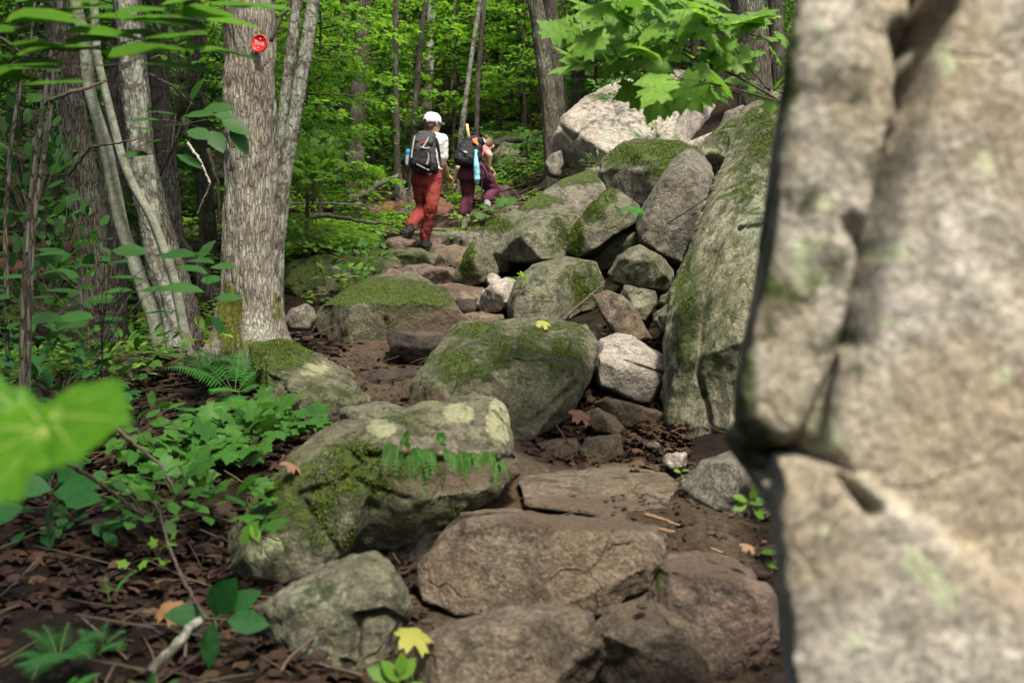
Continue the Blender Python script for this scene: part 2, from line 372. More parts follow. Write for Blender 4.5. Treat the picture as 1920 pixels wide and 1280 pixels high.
MOSSM = _mossm()
L_DIAM = (np.array([(0,0,0),(.45,.30,-.06),(1,0,-.12),(.45,-.30,-.06)], float), np.array([(0,2,1),(0,3,2)]))
def blob_mask(px, py, blobs):
    m = np.zeros(len(px))
    for b in blobs:
        cx, cy, rx, ry = b[:4]; s = b[4] if len(b) > 4 else 1.
        r = np.sqrt(((px-cx)/rx)**2+((py-cy)/ry)**2); m = np.maximum(m, s*sstep(1.6, .1, r)) if s > 0 else m+s*sstep(1.6, .1, r)
    return m
def seg_dist(px, py, line):
    q = np.stack([px, py], -1); best = np.full(len(q), 1e9)
    for a, b in zip(line[:-1], line[1:]):
        a = np.array(a, float); b = np.array(b, float); ab = b-a; t = np.clip(((q-a)@ab)/(ab@ab), 0, 1)
        best = np.minimum(best, np.linalg.norm(q-a-t[:, None]*ab, axis=1))
    return best
def shell(outline, d, thick, ridge=(), fr=.74, bulge=.28):
    """points of one convex lump: the outline at its own depth, a smaller ring bulging to the front, two behind"""
    o = np.array([[c[0], c[1], d+(c[2] if len(c) > 2 else 0)] for c in outline], float); c = o.mean(0)
    w = np.array([1, 1, 1.]); pts = []
    for k, dy in ((1, bulge*thick), (fr, -bulge*thick), (.93, thick*.45+bulge*thick), (.7, thick)):
        q = c+(o-c)*k; q[:, 2] += dy; pts.append(q)
    if len(ridge): pts.append(np.array([[r[0], r[1], d+r[2]] for r in ridge]))
    return np.array([list(P(*q)) for q in np.vstack(pts)])
RK = []
def rock(label, mat, d, thick, outline, ridge=(), more=(), moss=.12, top=.12, blobs=(), lich=(), dirt=(), groove=(), vox=3.2, rough=1., sm=1, cat='boulder', name='boulder', fr=.8, bulge=.24, group=None, minv=.0035, cuts=9):
    if cuts:
        cx = sum(q[0] for q in outline)/len(outline); cy = sum(q[1] for q in outline)/len(outline)
        gs = 1.04 if max(q[0] for q in outline)-min(q[0] for q in outline) > 260 else 1.09
        outline = [(cx+(q[0]-cx)*gs, cy+(q[1]-cy)*gs)+tuple(q[2:]) for q in outline]
    sets = [shell(outline, d, thick, ridge, fr, bulge)]
    for m in more: sets.append(shell(*m[:3], *(m[3:] or ((),)), fr=fr, bulge=bulge))
    allp = np.vstack(sets); size = float(np.ptp(allp, axis=0).max()); size = min(size, 2.5)
    dm = allp[:, 1].min(); v = max(minv, vox*dm/F)
    r = rough
    disps = [(tex('CLOUDS', size*.42, noise_depth=1), size*.08*r, .5), (tex('CLOUDS', size*.16, noise_depth=3), size*.052*r, .5),
             (tex('VORONOI', size*.22, distance_metric='DISTANCE'), size*.04*r, .4), (tex('CLOUDS', size*.045, noise_depth=4), size*.020*r, .5)]
    me = remeshed(hull_mesh(sets, cuts, len(RK)*7+3), v, sm, disps)
    co = coords(me); nr = normals(me)
    px = 960+co[:, 0]/co[:, 1]*F; py = 640-(co[:, 2]-CZ)/co[:, 1]*F
    for g in groove:
        line, w_, dep = g[:3]; q = seg_dist(px, py, line)
        wob = 1+.0*q; wb = .95+.25*np.sin(px*.011+py*.017); k = np.exp(-(q/w_)**2)*dep*wb; co[:, 1] += k*(nr[:, 1] < .3)*wob
    if groove: set_coords(me, co); nr = normals(me)
    if mat in ('brown', 'pink', 'pale', 'dark'): moss -= .25
    if mat == 'near': moss, top = -.05, 0
    mm = np.full(len(co), moss)+top*sstep(.25, .85, nr[:, 2])+blob_mask(px, py, blobs)
    attr(me, 'moss', np.clip(mm, -1, 1.2)); attr(me, 'lich', blob_mask(px, py, lich)); attr(me, 'dirt', blob_mask(px, py, dirt))
    lo = co[:, 2].min(); c = co.mean(0)
    fuzz = None
    if d < 9.5 and mat in ('mossy', 'green', 'grey', 'slab'):
        wgt = np.clip(mm-.35, 0, 1); idx = np.nonzero((wgt > 0) & (nr[:, 1] < .4))[0]
        if len(idx) > 400:
            rg = np.random.default_rng(len(RK)); px_m = dm/F; sz = max(.009, 2.6*px_m); cnt_ = int(min(16000, .5*len(idx)*(v/sz)**2*4))
            pr = wgt[idx]; pick = rg.choice(idx, cnt_, p=pr/pr.sum()); q = co[pick]; nn = np.array([noise.noise((a*9, b*9, c*9))+.6*noise.noise((a*30, b*30, c*30)) for a, b, c in q])
            kk = nn+wgt[pick]*.5 > .12; q = q[kk]; n_ = nr[pick][kk]; m_ = len(q)
            if m_ > 50:
                fz = MB(); dr = n_*.8+rg.normal(0, .5, (m_, 3)); fz.leaves(L_DIAM, q-n_*.002, dr, rg.normal(0, 1, (m_, 3)), sz*rg.uniform(.6, 1.3, m_), np.clip(.5+nn[kk]*.8+rg.normal(0, .15, m_), 0, 1)); fuzz = fz.mesh('moss')
    o = link(name, me, RM[mat], None, (c[0], c[1], lo)); tag(o, label, cat, group); RK.append(o)
    if fuzz is not None: link('moss', fuzz, MOSSM, o)
    return o

# --- the near boulder at the right edge
rock('huge pale grey boulder with a long crack, filling the right edge close up', 'near', 1.25, .6,
  [(1535,-160),(1502,150),(1468,400),(1418,600),(1382,740),(1386,850),(1430,935),(1470,1010),(1600,1000),(1780,700),(1800,200),(1800,-160)],
  ridge=[(1640,700,-.10),(1700,200,-.06)],
  more=[([(1765,-160),(1725,180),(1665,450),(1625,640),(1545,850),(1570,930),(1760,1700),(2600,1700),(2600,-160)], 1.19, .7),
        ([(1452,945),(1485,890),(1530,868),(1620,905),(1780,1010),(2500,1500),(2500,1700),(1500,1700),(1478,1290),(1452,1120)], 1.10, .5)],
  groove=[([(1765,20),(1722,170),(1690,300),(1660,420),(1628,560),(1612,640)], 22, .08), ([(1612,640),(1560,740),(1505,860)], 20, .05), ([(1500,862),(1560,862),(1640,960)], 12, .04), ([(1390,835),(1440,868),(1505,872)], 30, .12), ([(1740,-40),(1735,60),(1712,170)], 20, .08), ([(1690,60),(1722,170)],20,.03), ([(1600,420),(1640,470)],18,.03)],
  blobs=[(1570,300,120,460,.36),(1500,640,120,260,.38),(1478,100,26,300,.7),(1440,450,34,200,.6),(1392,720,40,190,.7),(1600,640,40,60,.3),(1430,850,70,70,.7),(1680,330,30,160,.2)],
  lich=[(1505,470,22,26,1.6),(1528,455,18,20,1.5),(1500,505,26,22,1.6),(1530,520,24,20,1.6),(1512,535,20,14,1.4),(1550,795,22,24,1.6),(1562,825,20,28,1.6),(1548,845,14,16,1.4),(1540,60,14,30,1.2),(1776,90,12,20,1.6),(1780,125,14,24,1.6),(1712,1050,22,26,1.6),(1735,1075,26,20,1.6),(1758,1100,22,26,1.6),(1780,1128,24,16,1.6),(1790,1105,14,12,1.4),(1535,120,20,12,1.2),(1660,600,20,16,1.1),(1850,300,26,30,.9),(1880,700,30,30,.9),(1600,1200,30,26,.9),(1680,470,30,22,1.2),(1550,1000,24,18,1.1),(1545,380,26,20,1.1)],
  vox=7, rough=.28, minv=.005, fr=.94, bulge=.12, cuts=0, sm=45)
# --- the leaning slab behind it
rock('tall leaning granite slab streaked with moss, between the near boulder and the rock pile', 'slab', 4.6, .9,
  [(1258,640,.5),(1262,555,.7),(1300,440,1.1),(1345,330,1.7),(1398,262,2.2),(1475,185,2.4),(1560,400,.6),(1560,760,-.2),(1480,930,-.5),(1392,872,-.5),(1290,885,-.1),(1268,850,.1),(1258,740,.3)],
  ridge=[(1400,420,.5),(1360,600,.0),(1340,760,-.2)],
  groove=[([(1345,330),(1310,430),(1268,560)],7,.08),([(1440,560),(1400,660),(1378,780)],8,.05),([(1390,430),(1440,420)],6,.06),([(1330,500),(1310,700),(1350,860)],5,.03)],
  blobs=[(1290,600,26,150,.55),(1330,680,24,170,.35),(1440,250,70,60,.55),(1400,350,40,60,.35),(1370,600,30,120,.25)],
  lich=[(1420,420,50,90,.7),(1390,560,30,60,.5)], rough=.75, fr=.9, bulge=.10, cuts=4, cat='boulder')
# --- foreground steps
rock('broad brown stone step with a rough front face, lowest full step of the trail', 'brown', 2.95, .55,
  [(783,1095,.1),(790,1055,.1),(835,1000,.2),(868,962,.38),(960,958,.5),(1165,972,.5),(1228,1012,.28),(1236,1062,.05),(1212,1105,0),(1130,1140,-.05),(1000,1160,-.1),(860,1152,-.05),(800,1124,0)],
  ridge=[(880,1000,-.02),(1000,995,-.04),(1150,1005,0),(1195,1030,.0)], dirt=[(1100,975,220,26,1),(900,1130,120,30,.5)], rough=.7, bulge=.1, fr=.85, name='stone_step', cat='stone step', cuts=4)
rock('flat brown stone at the bottom edge beside the green sprig', 'brown', 2.42, .5,
  [(757,1250),(775,1215),(805,1188,.1),(880,1158,.2),(960,1152,.2),(1055,1143,.2),(1105,1150,.1),(1125,1200),(1145,1260),(1150,1360,-.1),(750,1360,-.1)],
  ridge=[(830,1215,-.02),(1000,1200,-.02)], blobs=[(800,1300,60,30,.2)], rough=.75, bulge=.1, fr=.85, name='stone_step', cat='stone step')
rock('low brown rock wedged between the bottom stone and the pink boulder', 'brown', 2.55, .45,
  [(1115,1185,.1),(1150,1140,.2),(1230,1115,.25),(1290,1170,.1),(1330,1250,0),(1340,1350,-.1),(1125,1350,-.1),(1112,1240,0)], dirt=[(1200,1150,90,40,.7)], rough=.8)
rock('rough pink granite boulder with a brown top, bottom right of the steps', 'pink', 2.65, .5,
  [(1215,1115,.05),(1240,1060,.2),(1262,1040,.35),(1340,1045,.4),(1405,1072,.35),(1445,1120,.1),(1455,1180,0),(1430,1235,0),(1370,1276,-.05),(1325,1258,0),(1270,1192,0),(1225,1150,0)],
  ridge=[(1290,1095,0),(1380,1110,-.02)], dirt=[(1320,1065,110,34,1),(1235,1100,30,60,.7)], blobs=[(1236,1085,10,34,.8)], rough=.8, bulge=.12)
rock('pale green-grey boulder at the lower left of the steps', 'green', 2.65, .5,
  [(488,1140),(560,1108),(610,1075,.05),(660,1050,.12),(700,1044,.15),(735,1065,.1),(758,1105),(768,1140),(758,1175),(700,1240),(690,1360,-.1),(545,1360,-.1),(555,1260),(520,1195)],
  ridge=[(620,1120,-.05),(690,1100,-.02)], lich=[(600,1120,110,40,.7),(590,1230,60,80,.5)], groove=[([(672,1160),(720,1150),(760,1175)],8,.05),([(672,1160),(665,1230)],8,.04)], rough=.9, bulge=.15, cuts=4)
rock('long mossy boulder with hanging ferns, left of the lowest steps', 'mossy', 3.35, .5,
  [(432,1062,-.1),(438,1000,-.05),(490,925,0),(560,850,.15),(600,818,.25),(640,800,.35),(720,812,.35),(760,850,.2),(780,960,0),(740,1030,-.05),(600,1092,-.1),(520,1112,-.1),(462,1102,-.1)],
  ridge=[(620,850,-.02),(560,960,-.08),(700,905,-.02)],
  more=[([(640,825,0),(700,795,.1),(800,762,.3),(890,742,.4),(948,755,.4),(968,820,.25),(974,888,.1),(940,930,0),(840,985,-.1),(740,1035,-.15),(660,1040,-.1),(620,920,-.05)], 3.45, .5, [(800,850,-.02),(940,855,.02)])],
  groove=[([(630,1030),(560,930),(660,900),(760,940)],10,.03),([(640,840),(680,870),(640,900)],8,.04),([(690,855),(800,866),(960,862)],9,.045),([(860,795),(865,850)],9,.03)],
  blobs=[(560,930,100,70,.6),(680,880,70,60,.75),(620,1000,90,50,.4),(860,960,90,30,.3),(740,880,80,30,.5),(760,790,60,20,.2)],
  lich=[(500,1030,50,50,.8),(862,775,34,22,1.4),(935,785,26,46,1.4),(712,800,30,20,1.3),(850,930,90,40,.35)], dirt=[(815,890,110,34,1.5),(930,880,60,22,1.3)], rough=.75, bulge=.14, fr=.82, cuts=3)
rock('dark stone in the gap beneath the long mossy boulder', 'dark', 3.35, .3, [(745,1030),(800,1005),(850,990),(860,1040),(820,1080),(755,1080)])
rock('big wedge boulder with a green mossy back in the middle of the trail', 'mossy', 4.7, .9,
  [(760,758,.1),(800,700,.2),(845,650,.35),(862,612,.6),(905,600,.9),(1000,600,1.0),(1098,608,.9),(1116,645,.7),(1112,690,.4),(1060,772,.1),(1010,812,-.1),(974,838,-.3),(955,800,-.3),(900,775,-.2)],
  ridge=[(900,660,.1),(1040,700,-.1),(1000,690,-.05),(870,720,-.05)],
  blobs=[(860,690,60,40,.55),(930,660,70,40,.4),(1000,640,60,35,.4),(1060,660,50,60,.45),(900,620,60,16,.5)], lich=[(960,700,60,40,.6),(900,740,40,20,.4)], dirt=[(800,745,60,26,.8),(1030,670,30,18,.3)],
  groove=[([(890,640),(980,660),(1090,650)],9,.02),([(1080,720),(1000,790)],6,.04)], rough=.6, bulge=.12, fr=.84, cuts=3, sm=2)
rock('rounded mossy boulder at the foot of the big trunk', 'mossy', 4.9, .8,
  [(478,690,.2),(482,655,.5),(535,648,.7),(600,668,.8),(650,700,.6),(690,752,.1),(668,778,-.1),(636,798,-.2),(560,800,-.2),(505,780,-.1),(485,730,.1)],
  ridge=[(560,700,0),(640,730,0)], blobs=[(520,660,60,28,1.2),(500,720,40,60,.6),(600,750,90,40,.3)], lich=[(590,690,34,16,1.2)], rough=.75, cuts=4)
rock('flat grey stone between the long mossy boulder and the dirt', 'green', 4.05, .35, [(640,795),(645,768,.2),(720,762,.3),(780,775,.25),(770,795,.1),(700,812),(655,812)], rough=.7, name='stone', cat='stone')
rock('big angular mossy boulder left of the stone stairs', 'mossy', 6.4, 1.1,
  [(585,602,.2),(598,575,.4),(640,548,.7),(700,522,1.1),(765,515,1.3),(805,530,1.2),(850,562,.6),(872,600,.2),(868,628,.1),(760,640,0),(728,668,-.1),(690,672,-.1),(640,652,0),(600,630,.1)],
  ridge=[(700,592,-.15),(810,582,.0),(860,588,.1),(640,585,.1)],
  blobs=[(700,545,90,24,.9),(770,555,80,28,.9),(640,560,60,20,.6),(800,560,50,20,.5),(700,600,40,30,.2)], dirt=[(805,600,95,40,1.6),(720,650,50,30,.6)], groove=[([(722,600),(730,660)],5,.03)], rough=.4, bulge=.06, fr=.92, cuts=4)
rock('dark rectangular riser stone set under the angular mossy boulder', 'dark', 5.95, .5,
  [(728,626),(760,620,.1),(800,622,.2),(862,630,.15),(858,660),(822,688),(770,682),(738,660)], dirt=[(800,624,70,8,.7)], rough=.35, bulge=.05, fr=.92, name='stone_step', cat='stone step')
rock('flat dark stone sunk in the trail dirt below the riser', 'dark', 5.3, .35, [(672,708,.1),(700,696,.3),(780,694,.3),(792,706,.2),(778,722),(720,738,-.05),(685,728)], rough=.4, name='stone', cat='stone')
rock('small pointed grey rock leaning beside the big trunk', 'grey', 6.0, .25, [(530,598),(548,582),(572,571),(585,580),(592,600),(580,618),(545,616)], name='stone', cat='stone', blobs=[(540,600,30,20,-.5)])
rock('big moss-covered ledge boulder behind the trunk', 'mossy', 8.9, 1.6,
  [(518,520),(540,490,.5),(600,470,1.1),(660,456,1.4),(712,476,1.0),(735,515,.4),(728,545),(640,575,-.2),(560,585,-.2),(520,570)], ridge=[(640,500,.1)], 
  blobs=[(640,470,80,26,1.0),(560,520,60,50,.6),(690,500,30,60,.8)], moss=.15, rough=.8)
rock('broad flat worn rock surface set in the dirt above the lowest step', 'brown', 3.5, .12,
  [(985,948,.0),(970,902,.3),(1005,880,.75),(1120,870,.95),(1235,874,.9),(1275,905,.4),(1250,955,.05),(1130,968,-.02)], dirt=[(1100,950,160,30,.9),(1230,900,50,20,.6)], cuts=0, rough=.25, bulge=.1, fr=.95, name='stone_step', cat='stone step')
# --- the stairs above
rock('small pink stone at the left end of the stair', 'pink', 8.0, .35, [(698,527),(712,519),(735,505),(752,510),(752,526),(720,532)], name='stone', cat='stone')
rock('knobbly grey stone lying across the stair behind the mossy boulder', 'pink', 8.7, .5, [(748,512),(765,500),(800,498,.1),(850,506,.1),(858,520),(852,532),(800,536),(760,526)], rough=1., name='stone_step', cat='stone step')
rock('wide flat step below the knobbly stone', 'brown', 8.0, .6, [(800,540,.3),(850,533,.5),(905,538,.5),(908,552),(900,566),(830,566)], dirt=[(860,540,60,8,.9)], rough=.4, bulge=.06, fr=.92, name='stone_step', cat='stone step')
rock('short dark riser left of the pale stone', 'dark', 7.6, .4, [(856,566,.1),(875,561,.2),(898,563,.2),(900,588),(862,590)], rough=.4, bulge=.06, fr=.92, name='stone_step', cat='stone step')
rock('thin step stone just above the big wedge boulder', 'brown', 7.0, .5, [(866,592,.1),(890,587,.3),(940,590,.3),(945,600),(930,608),(872,608)], rough=.35, bulge=.05, fr=.92, name='stone_step', cat='stone step')
rock('pale oval stone right of the stair', 'pale', 7.4, .4, [(896,570),(905,550),(925,532,.1),(948,524,.15),(966,532,.1),(962,558),(938,583),(906,590)], name='stone', cat='stone')
rock('small buff stone sitting on top of the pale oval stone', 'pale', 7.7, .2, [(911,522),(922,513),(936,518),(941,527),(928,541),(914,534)], name='stone', cat='stone')
rock('mossy slab of the stair at the heels of the hiker in red trousers', 'mossy', 10.4, .8, [(728,478),(745,466,.4),(790,470,.4),(818,482,.2),(812,498),(782,506),(738,500)], blobs=[(770,485,40,12,.5)], rough=.6, name='stone_step', cat='stone step')
rock('flat reddish stone left of the hiker boots', 'pink', 11.2, .5, [(718,462),(728,447,.3),(755,443,.5),(778,452,.4),(768,463),(745,467)], rough=.3, name='stone', cat='stone')
rock('worn brown step right of the hiker boots', 'brown', 11.0, .6, [(806,488),(820,472,.3),(850,462,.5),(878,466,.4),(884,484),(868,496),(820,500)], rough=.6, dirt=[(845,475,40,14,.6)], name='stone_step', cat='stone step')
rock('squared step stone between the two hikers', 'grey', 12.0, .7, [(828,458),(834,442,.2),(850,434,.4),(905,436,.5),(912,452),(900,470),(840,472)], rough=.4, fr=.88, name='stone_step', cat='stone step', dirt=[(870,438,50,6,.5)])
rock('long low step crossing the trail at the second hiker', 'mossy', 13.3, .6, [(740,444),(760,431,.3),(820,430,.4),(880,433,.4),(885,446),(830,456),(750,456)], rough=.5, name='stone_step', cat='stone step')
rock('flat reddish landing stone under the hiker boots', 'pink', 11.9, .7, [(768,474),(785,452,.5),(830,448,.7),(838,462,.3),(830,480),(790,486)], rough=.3, fr=.9, name='stone_step', cat='stone step', dirt=[(800,465,40,16,.6)])
# --- rock pile on the right of the stairs
rock('boulder with a yellow mossy left edge beside the stair', 'mossy', 8.5, .7, [(854,524),(862,495),(880,470,.1),(897,449,.2),(918,475,.1),(935,510),(915,528),(880,540)], blobs=[(875,485,14,40,1.1)], ridge=[(893,470,-.1)], rough=.6)
rock('lumpy green boulder under the low end of the diagonal slab', 'green', 8.8, .8, [(892,455),(915,425,.2),(960,402,.4),(1010,395,.4),(1015,430),(975,475),(948,512),(930,508),(905,478)], blobs=[(925,420,40,14,.8)], rough=.7)
rock('long diagonal grey slab with a mossy upper edge above the pile', 'grey', 9.6, .8, [(902,462,-.6),(938,423,-.5),(985,383,-.3),(1050,338,.1),(1110,314,.3),(1155,308,.3),(1174,345,.1),(1135,382,0),(1080,410,0),(1000,436,-.3),(950,484,-.6),(918,490,-.6)],
  blobs=[(930,425,50,22,.9),(990,378,60,16,.9),(1070,332,60,14,.9)], rough=.4, fr=.94, bulge=.05, cuts=0)
rock('rounded lichen-speckled boulder in the middle of the pile', 'green', 8.3, .8, [(943,478),(965,440,.1),(995,410,.3),(1040,398,.4),(1085,402,.4),(1095,430,.1),(1078,475),(1060,492),(1000,492),(952,488)], blobs=[(1060,440,40,40,.3)], lich=[(1000,440,60,40,.4)], rough=.6)
rock('tilted boulder with a bright moss stripe down its left edge', 'green', 8.0, .7, [(1066,468),(1075,430),(1105,390,.1),(1143,355,.2),(1165,366,.1),(1192,388),(1202,408),(1160,440),(1115,470),(1085,480)], blobs=[(1080,445,14,44,1.3),(1112,393,22,26,1.2),(1138,368,18,14,1.1)], ridge=[(1120,400,-.1)], rough=.5)
rock('large moss-capped boulder crowning the pile', 'grey', 8.1, 1.1, [(1133,330),(1136,305,.2),(1170,272,.5),(1215,262,.7),(1270,266,.7),(1312,285,.4),(1320,320),(1290,350,-.1),(1222,390,-.1),(1180,378,-.1),(1150,358,-.05)],
  ridge=[(1200,330,-.3),(1270,310,-.2)], blobs=[(1190,290,50,22,1.0),(1250,285,60,24,1.0),(1240,320,34,24,.8),(1160,300,30,20,.6)], lich=[(1225,278,22,12,1.6),(1180,350,50,24,.5)], rough=.6)
rock('tall smooth grey boulder leaning under the moss-capped one', 'grey', 7.5, .9, [(1197,405,.1),(1225,355,.2),(1258,312,.3),(1295,288,.3),(1325,310,.3),(1338,345,.2),(1320,400),(1300,440),(1278,492),(1245,482),(1205,452)], ridge=[(1250,420,-.2),(1275,350,-.1)], lich=[(1240,370,30,40,.3)], rough=.5)
rock('pale green slab slanting behind the tall smooth boulder', 'green', 8.2, .6, [(1105,494),(1140,455),(1188,420),(1215,430),(1210,470),(1165,502),(1120,508)], lich=[(1160,460,50,26,.7)], rough=.4)
rock('blocky grey boulder in the dark hollow of the pile', 'green', 7.1, .6, [(1143,512),(1162,483),(1200,462,.1),(1235,480,.1),(1262,505),(1250,545),(1190,542),(1152,528)], ridge=[(1200,500,-.12)], lich=[(1180,510,30,20,.7)], rough=.7)
rock('big rounded green boulder beside the pale stones', 'green', 7.1, 1.0, [(964,575),(972,535,.1),(1002,500,.3),(1060,487,.4),(1112,496,.3),(1128,530,.1),(1112,572),(1060,604),(1000,604),(966,598)], blobs=[(1095,540,40,50,.55),(1040,560,60,30,.2)], lich=[(1010,540,30,40,.5)], rough=.5)
rock('heart-shaped pale green rock under the blocky boulder', 'green', 6.6, .4, [(1163,560),(1172,536),(1200,545),(1226,548),(1229,570),(1210,606),(1188,598)], lich=[(1195,560,30,26,.9)], rough=.6)
rock('upright brown shard standing in the rock pile', 'brown', 6.1, .25, [(1113,556),(1140,547),(1168,556),(1192,584),(1218,632),(1190,645),(1160,640),(1130,590)], ridge=[(1145,565,-.1)], rough=.35, fr=.88)
rock('small mossy rock behind the heart-shaped one', 'mossy', 6.9, .4, [(1205,640),(1215,600),(1240,580),(1262,600),(1260,650),(1225,656)], moss=.2)
rock('speckled grey rock pinched against the slab', 'grey', 6.2, .4, [(1228,600),(1240,580),(1265,570),(1270,625),(1240,622)], name='stone', cat='stone')
rock('small mossy stone in the gap beside the slab top', 'mossy', 7.0, .4, [(1236,572),(1240,555),(1270,545),(1270,580)], moss=.4, name='stone', cat='stone')
rock('whitish block of granite below the brown shard', 'pale', 5.25, .55, [(1116,690),(1118,668,.1),(1128,638,.3),(1158,628,.35),(1185,632,.3),(1235,668,.15),(1262,710,.05),(1258,768),(1200,752,-.1),(1126,722,-.05)], ridge=[(1120,684,-.08),(1175,700,-.15),(1245,735,-.1)], blobs=[(1175,650,34,18,.35)], groove=[([(1170,676),(1250,702)],2.5,.03)], rough=.5, fr=.86)
rock('thin split plate of stone under the whitish block', 'brown', 4.95, .4, [(1116,756),(1140,748,.1),(1200,762,.1),(1262,782),(1265,812),(1200,815),(1155,788)], rough=.5, fr=.9, name='stone', cat='stone')
rock('small dark wedge of rock left of the split plate', 'brown', 4.8, .3, [(1092,778),(1120,766),(1150,782),(1168,802),(1158,818),(1118,808)], rough=.7, name='stone', cat='stone')
rock('flat brown rock half hidden below the wedge boulder', 'brown', 4.5, .4, [(972,862),(985,845),(1020,828,.1),(1080,822,.1),(1088,850),(1060,872),(990,880)], rough=.5, name='stone', cat='stone')
rock('squarish brown rock among the fallen leaves', 'brown', 4.45, .3, [(1088,845),(1100,822,.1),(1160,818,.1),(1168,848),(1150,872),(1100,872)], ridge=[(1120,838,-.05)], rough=.5, name='stone', cat='stone')
rock('little pale stone at the foot of the leaning slab', 'pale', 4.15, .15, [(1243,866),(1250,852),(1285,848),(1290,872),(1260,880)], name='stone', cat='stone')
rock('rounded speckled boulder at the right side of the trail', 'grey', 3.55, .55, [(1280,930),(1284,900,.1),(1320,866,.25),(1370,853,.3),(1420,870,.2),(1450,920),(1440,975),(1390,992),(1320,975),(1290,955)], blobs=[(1370,970,60,20,.3)], rough=.45)
rock('mossy ledge rock perched above the leaning slab', 'mossy', 9.0, 1.4, [(1318,310),(1312,275),(1345,248,.3),(1400,215,.8),(1480,175,1.2),(1500,300),(1420,330,-.2),(1345,345,-.2),(1325,330)], lich=[(1335,290,30,24,1.0),(1380,250,60,24,.6)], blobs=[(1400,260,60,34,.6)], rough=.8)
rock('small grey rock on the ledge below the ridged trunk', 'grey', 10.5, .5, [(1350,238),(1362,212),(1392,198),(1402,212),(1380,236)], rough=.6, name='stone', cat='stone')
rock('bright white slab edge beneath the great pale boulder', 'pale', 10.5, .5, [(1282,272),(1310,258),(1350,243),(1345,268),(1312,284)], rough=.4, name='stone', cat='stone')
rock('great pale sunlit boulder on the slope under the maple branch', 'pale', 11.6, 2.0,
  [(1045,330,.2),(1030,305,.3),(1050,265,.4),(1058,220,.5),(1100,185,.8),(1165,152,1.2),(1230,132,1.5),(1310,142,1.6),(1362,205,1.2),(1335,245,.9),(1290,270,.2),(1200,300,-.1),(1110,330,-.1)],
  ridge=[(1290,266,-.1),(1340,215,.2)], blobs=[(1130,180,60,12,.6),(1240,145,40,10,.5)], lich=[(1150,240,50,40,.6)], groove=[([(1050,235),(1075,262),(1110,232)],4,.05),([(1345,215),(1300,262)],4,.1)], rough=.45, fr=.9, bulge=.08, cuts=4)
rock('dark jagged rock stub left of the great pale boulder', 'grey', 11.8, .5, [(1025,312),(1035,290),(1050,285),(1056,310),(1046,332),(1030,326)], rough=1.2, name='stone', cat='stone')
# --- stones up the trail and on the left
rock('pointed pink stone beyond the second hiker', 'pink', 15.0, .5, [(925,370),(935,352),(950,347),(965,358),(975,372),(950,378)], rough=.5, name='stone', cat='stone')
rock('buff stone under the raised boot of the second hiker', 'pale', 14.3, .5, [(893,416),(905,404),(925,400),(938,410),(932,424),(902,426)], rough=.5, name='stone', cat='stone')
rock('brown stone right of the second hiker', 'brown', 14.2, .5, [(935,400),(950,388),(985,386),(995,398),(975,412),(940,414)], rough=.5, name='stone', cat='stone')
rock('small buff stone high on the trail', 'brown', 17.5, .5, [(1000,348),(1010,340),(1032,342),(1034,352),(1010,356)], rough=.5, name='stone', cat='stone')
rock('low grey stone in the trail bend', 'grey', 16.2, .5, [(955,384),(975,374),(1000,376),(1002,386),(975,392)], rough=.5, name='stone', cat='stone')
rock('dim mossy boulder under the fallen logs in the background', 'mossy', 19.5, 1.5, [(925,345),(925,290),(945,272),(965,275),(985,300),(985,350)], rough=.5)
rock('pale lichen-covered rock between the left trunks', 'green', 7.9, .6, [(98,640),(105,590),(125,560,.2),(165,550,.2),(190,590),(185,650),(120,660)], lich=[(140,600,40,40,.5)], rough=.6)
rock('dark mossy hummock at the roots left of the big trunk', 'mossy', 5.9, .8, [(200,720),(230,690),(300,672,.2),(380,668,.2),(430,690),(425,760,-.1),(260,770,-.1)], moss=.1, dirt=[(320,700,140,50,.9)], rough=1.1)

for i, (px, py, d, w_, m) in enumerate([(905,352,17.5,26,'grey'),(948,330,19,22,'brown'),(985,322,19.5,30,'grey'),(1012,365,15.8,24,'brown'),(930,310,20,18,'green'),(1005,338,18.5,16,'pink'),(975,300,21,22,'green'),(1020,300,21,26,'grey'),(895,372,16,20,'brown'),(1030,372,14.8,22,'grey'),(960,345,17.8,14,'brown'),(915,332,18.8,16,'mossy')]):
    h = w_*.55; rg = random.Random(i); o_ = [(px+w_*.6*math.cos(t)*rg.uniform(.8, 1.1), py-h*.5*math.sin(t)*rg.uniform(.8, 1.1)) for t in [k*6.283/9 for k in range(9)]]
    rock('one of the small stones scattered over the slope beyond the second hiker', m, d, .4, o_, name='stone', cat='stone', group='small stones on the slope beyond the hikers', rough=.8, cuts=4)
for i, (px, py, d, w_, m) in enumerate([(640,1010,3.5,20,'brown'),(700,742,5.15,12,'brown'),(820,712,5.4,16,'brown'),(650,690,5.8,14,'grey'),(1020,884,4.1,18,'brown'),(1225,835,4.6,26,'brown'),(1190,880,4.15,14,'brown'),(985,925,3.9,16,'brown'),(1240,700,5.8,26,'brown'),(1200,660,6.0,30,'grey'),(1060,640,6.4,40,'grey'),(770,1120,2.75,16,'brown'),(900,590,7.3,20,'brown'),(800,1165,2.6,20,'brown'),(1205,1135,2.6,20,'brown')]):
    h = w_*.6; rg = random.Random(i+50); o_ = [(px+w_*.6*math.cos(t)*rg.uniform(.8, 1.1), py-h*.5*math.sin(t)*rg.uniform(.8, 1.1)) for t in [k*6.283/9 for k in range(9)]]
    rock('one of the loose cobbles lying between the trail boulders', m, d, w_/F*d*.8, o_, name='cobble', cat='stone', group='loose cobbles between the boulders', rough=.7, cuts=5)
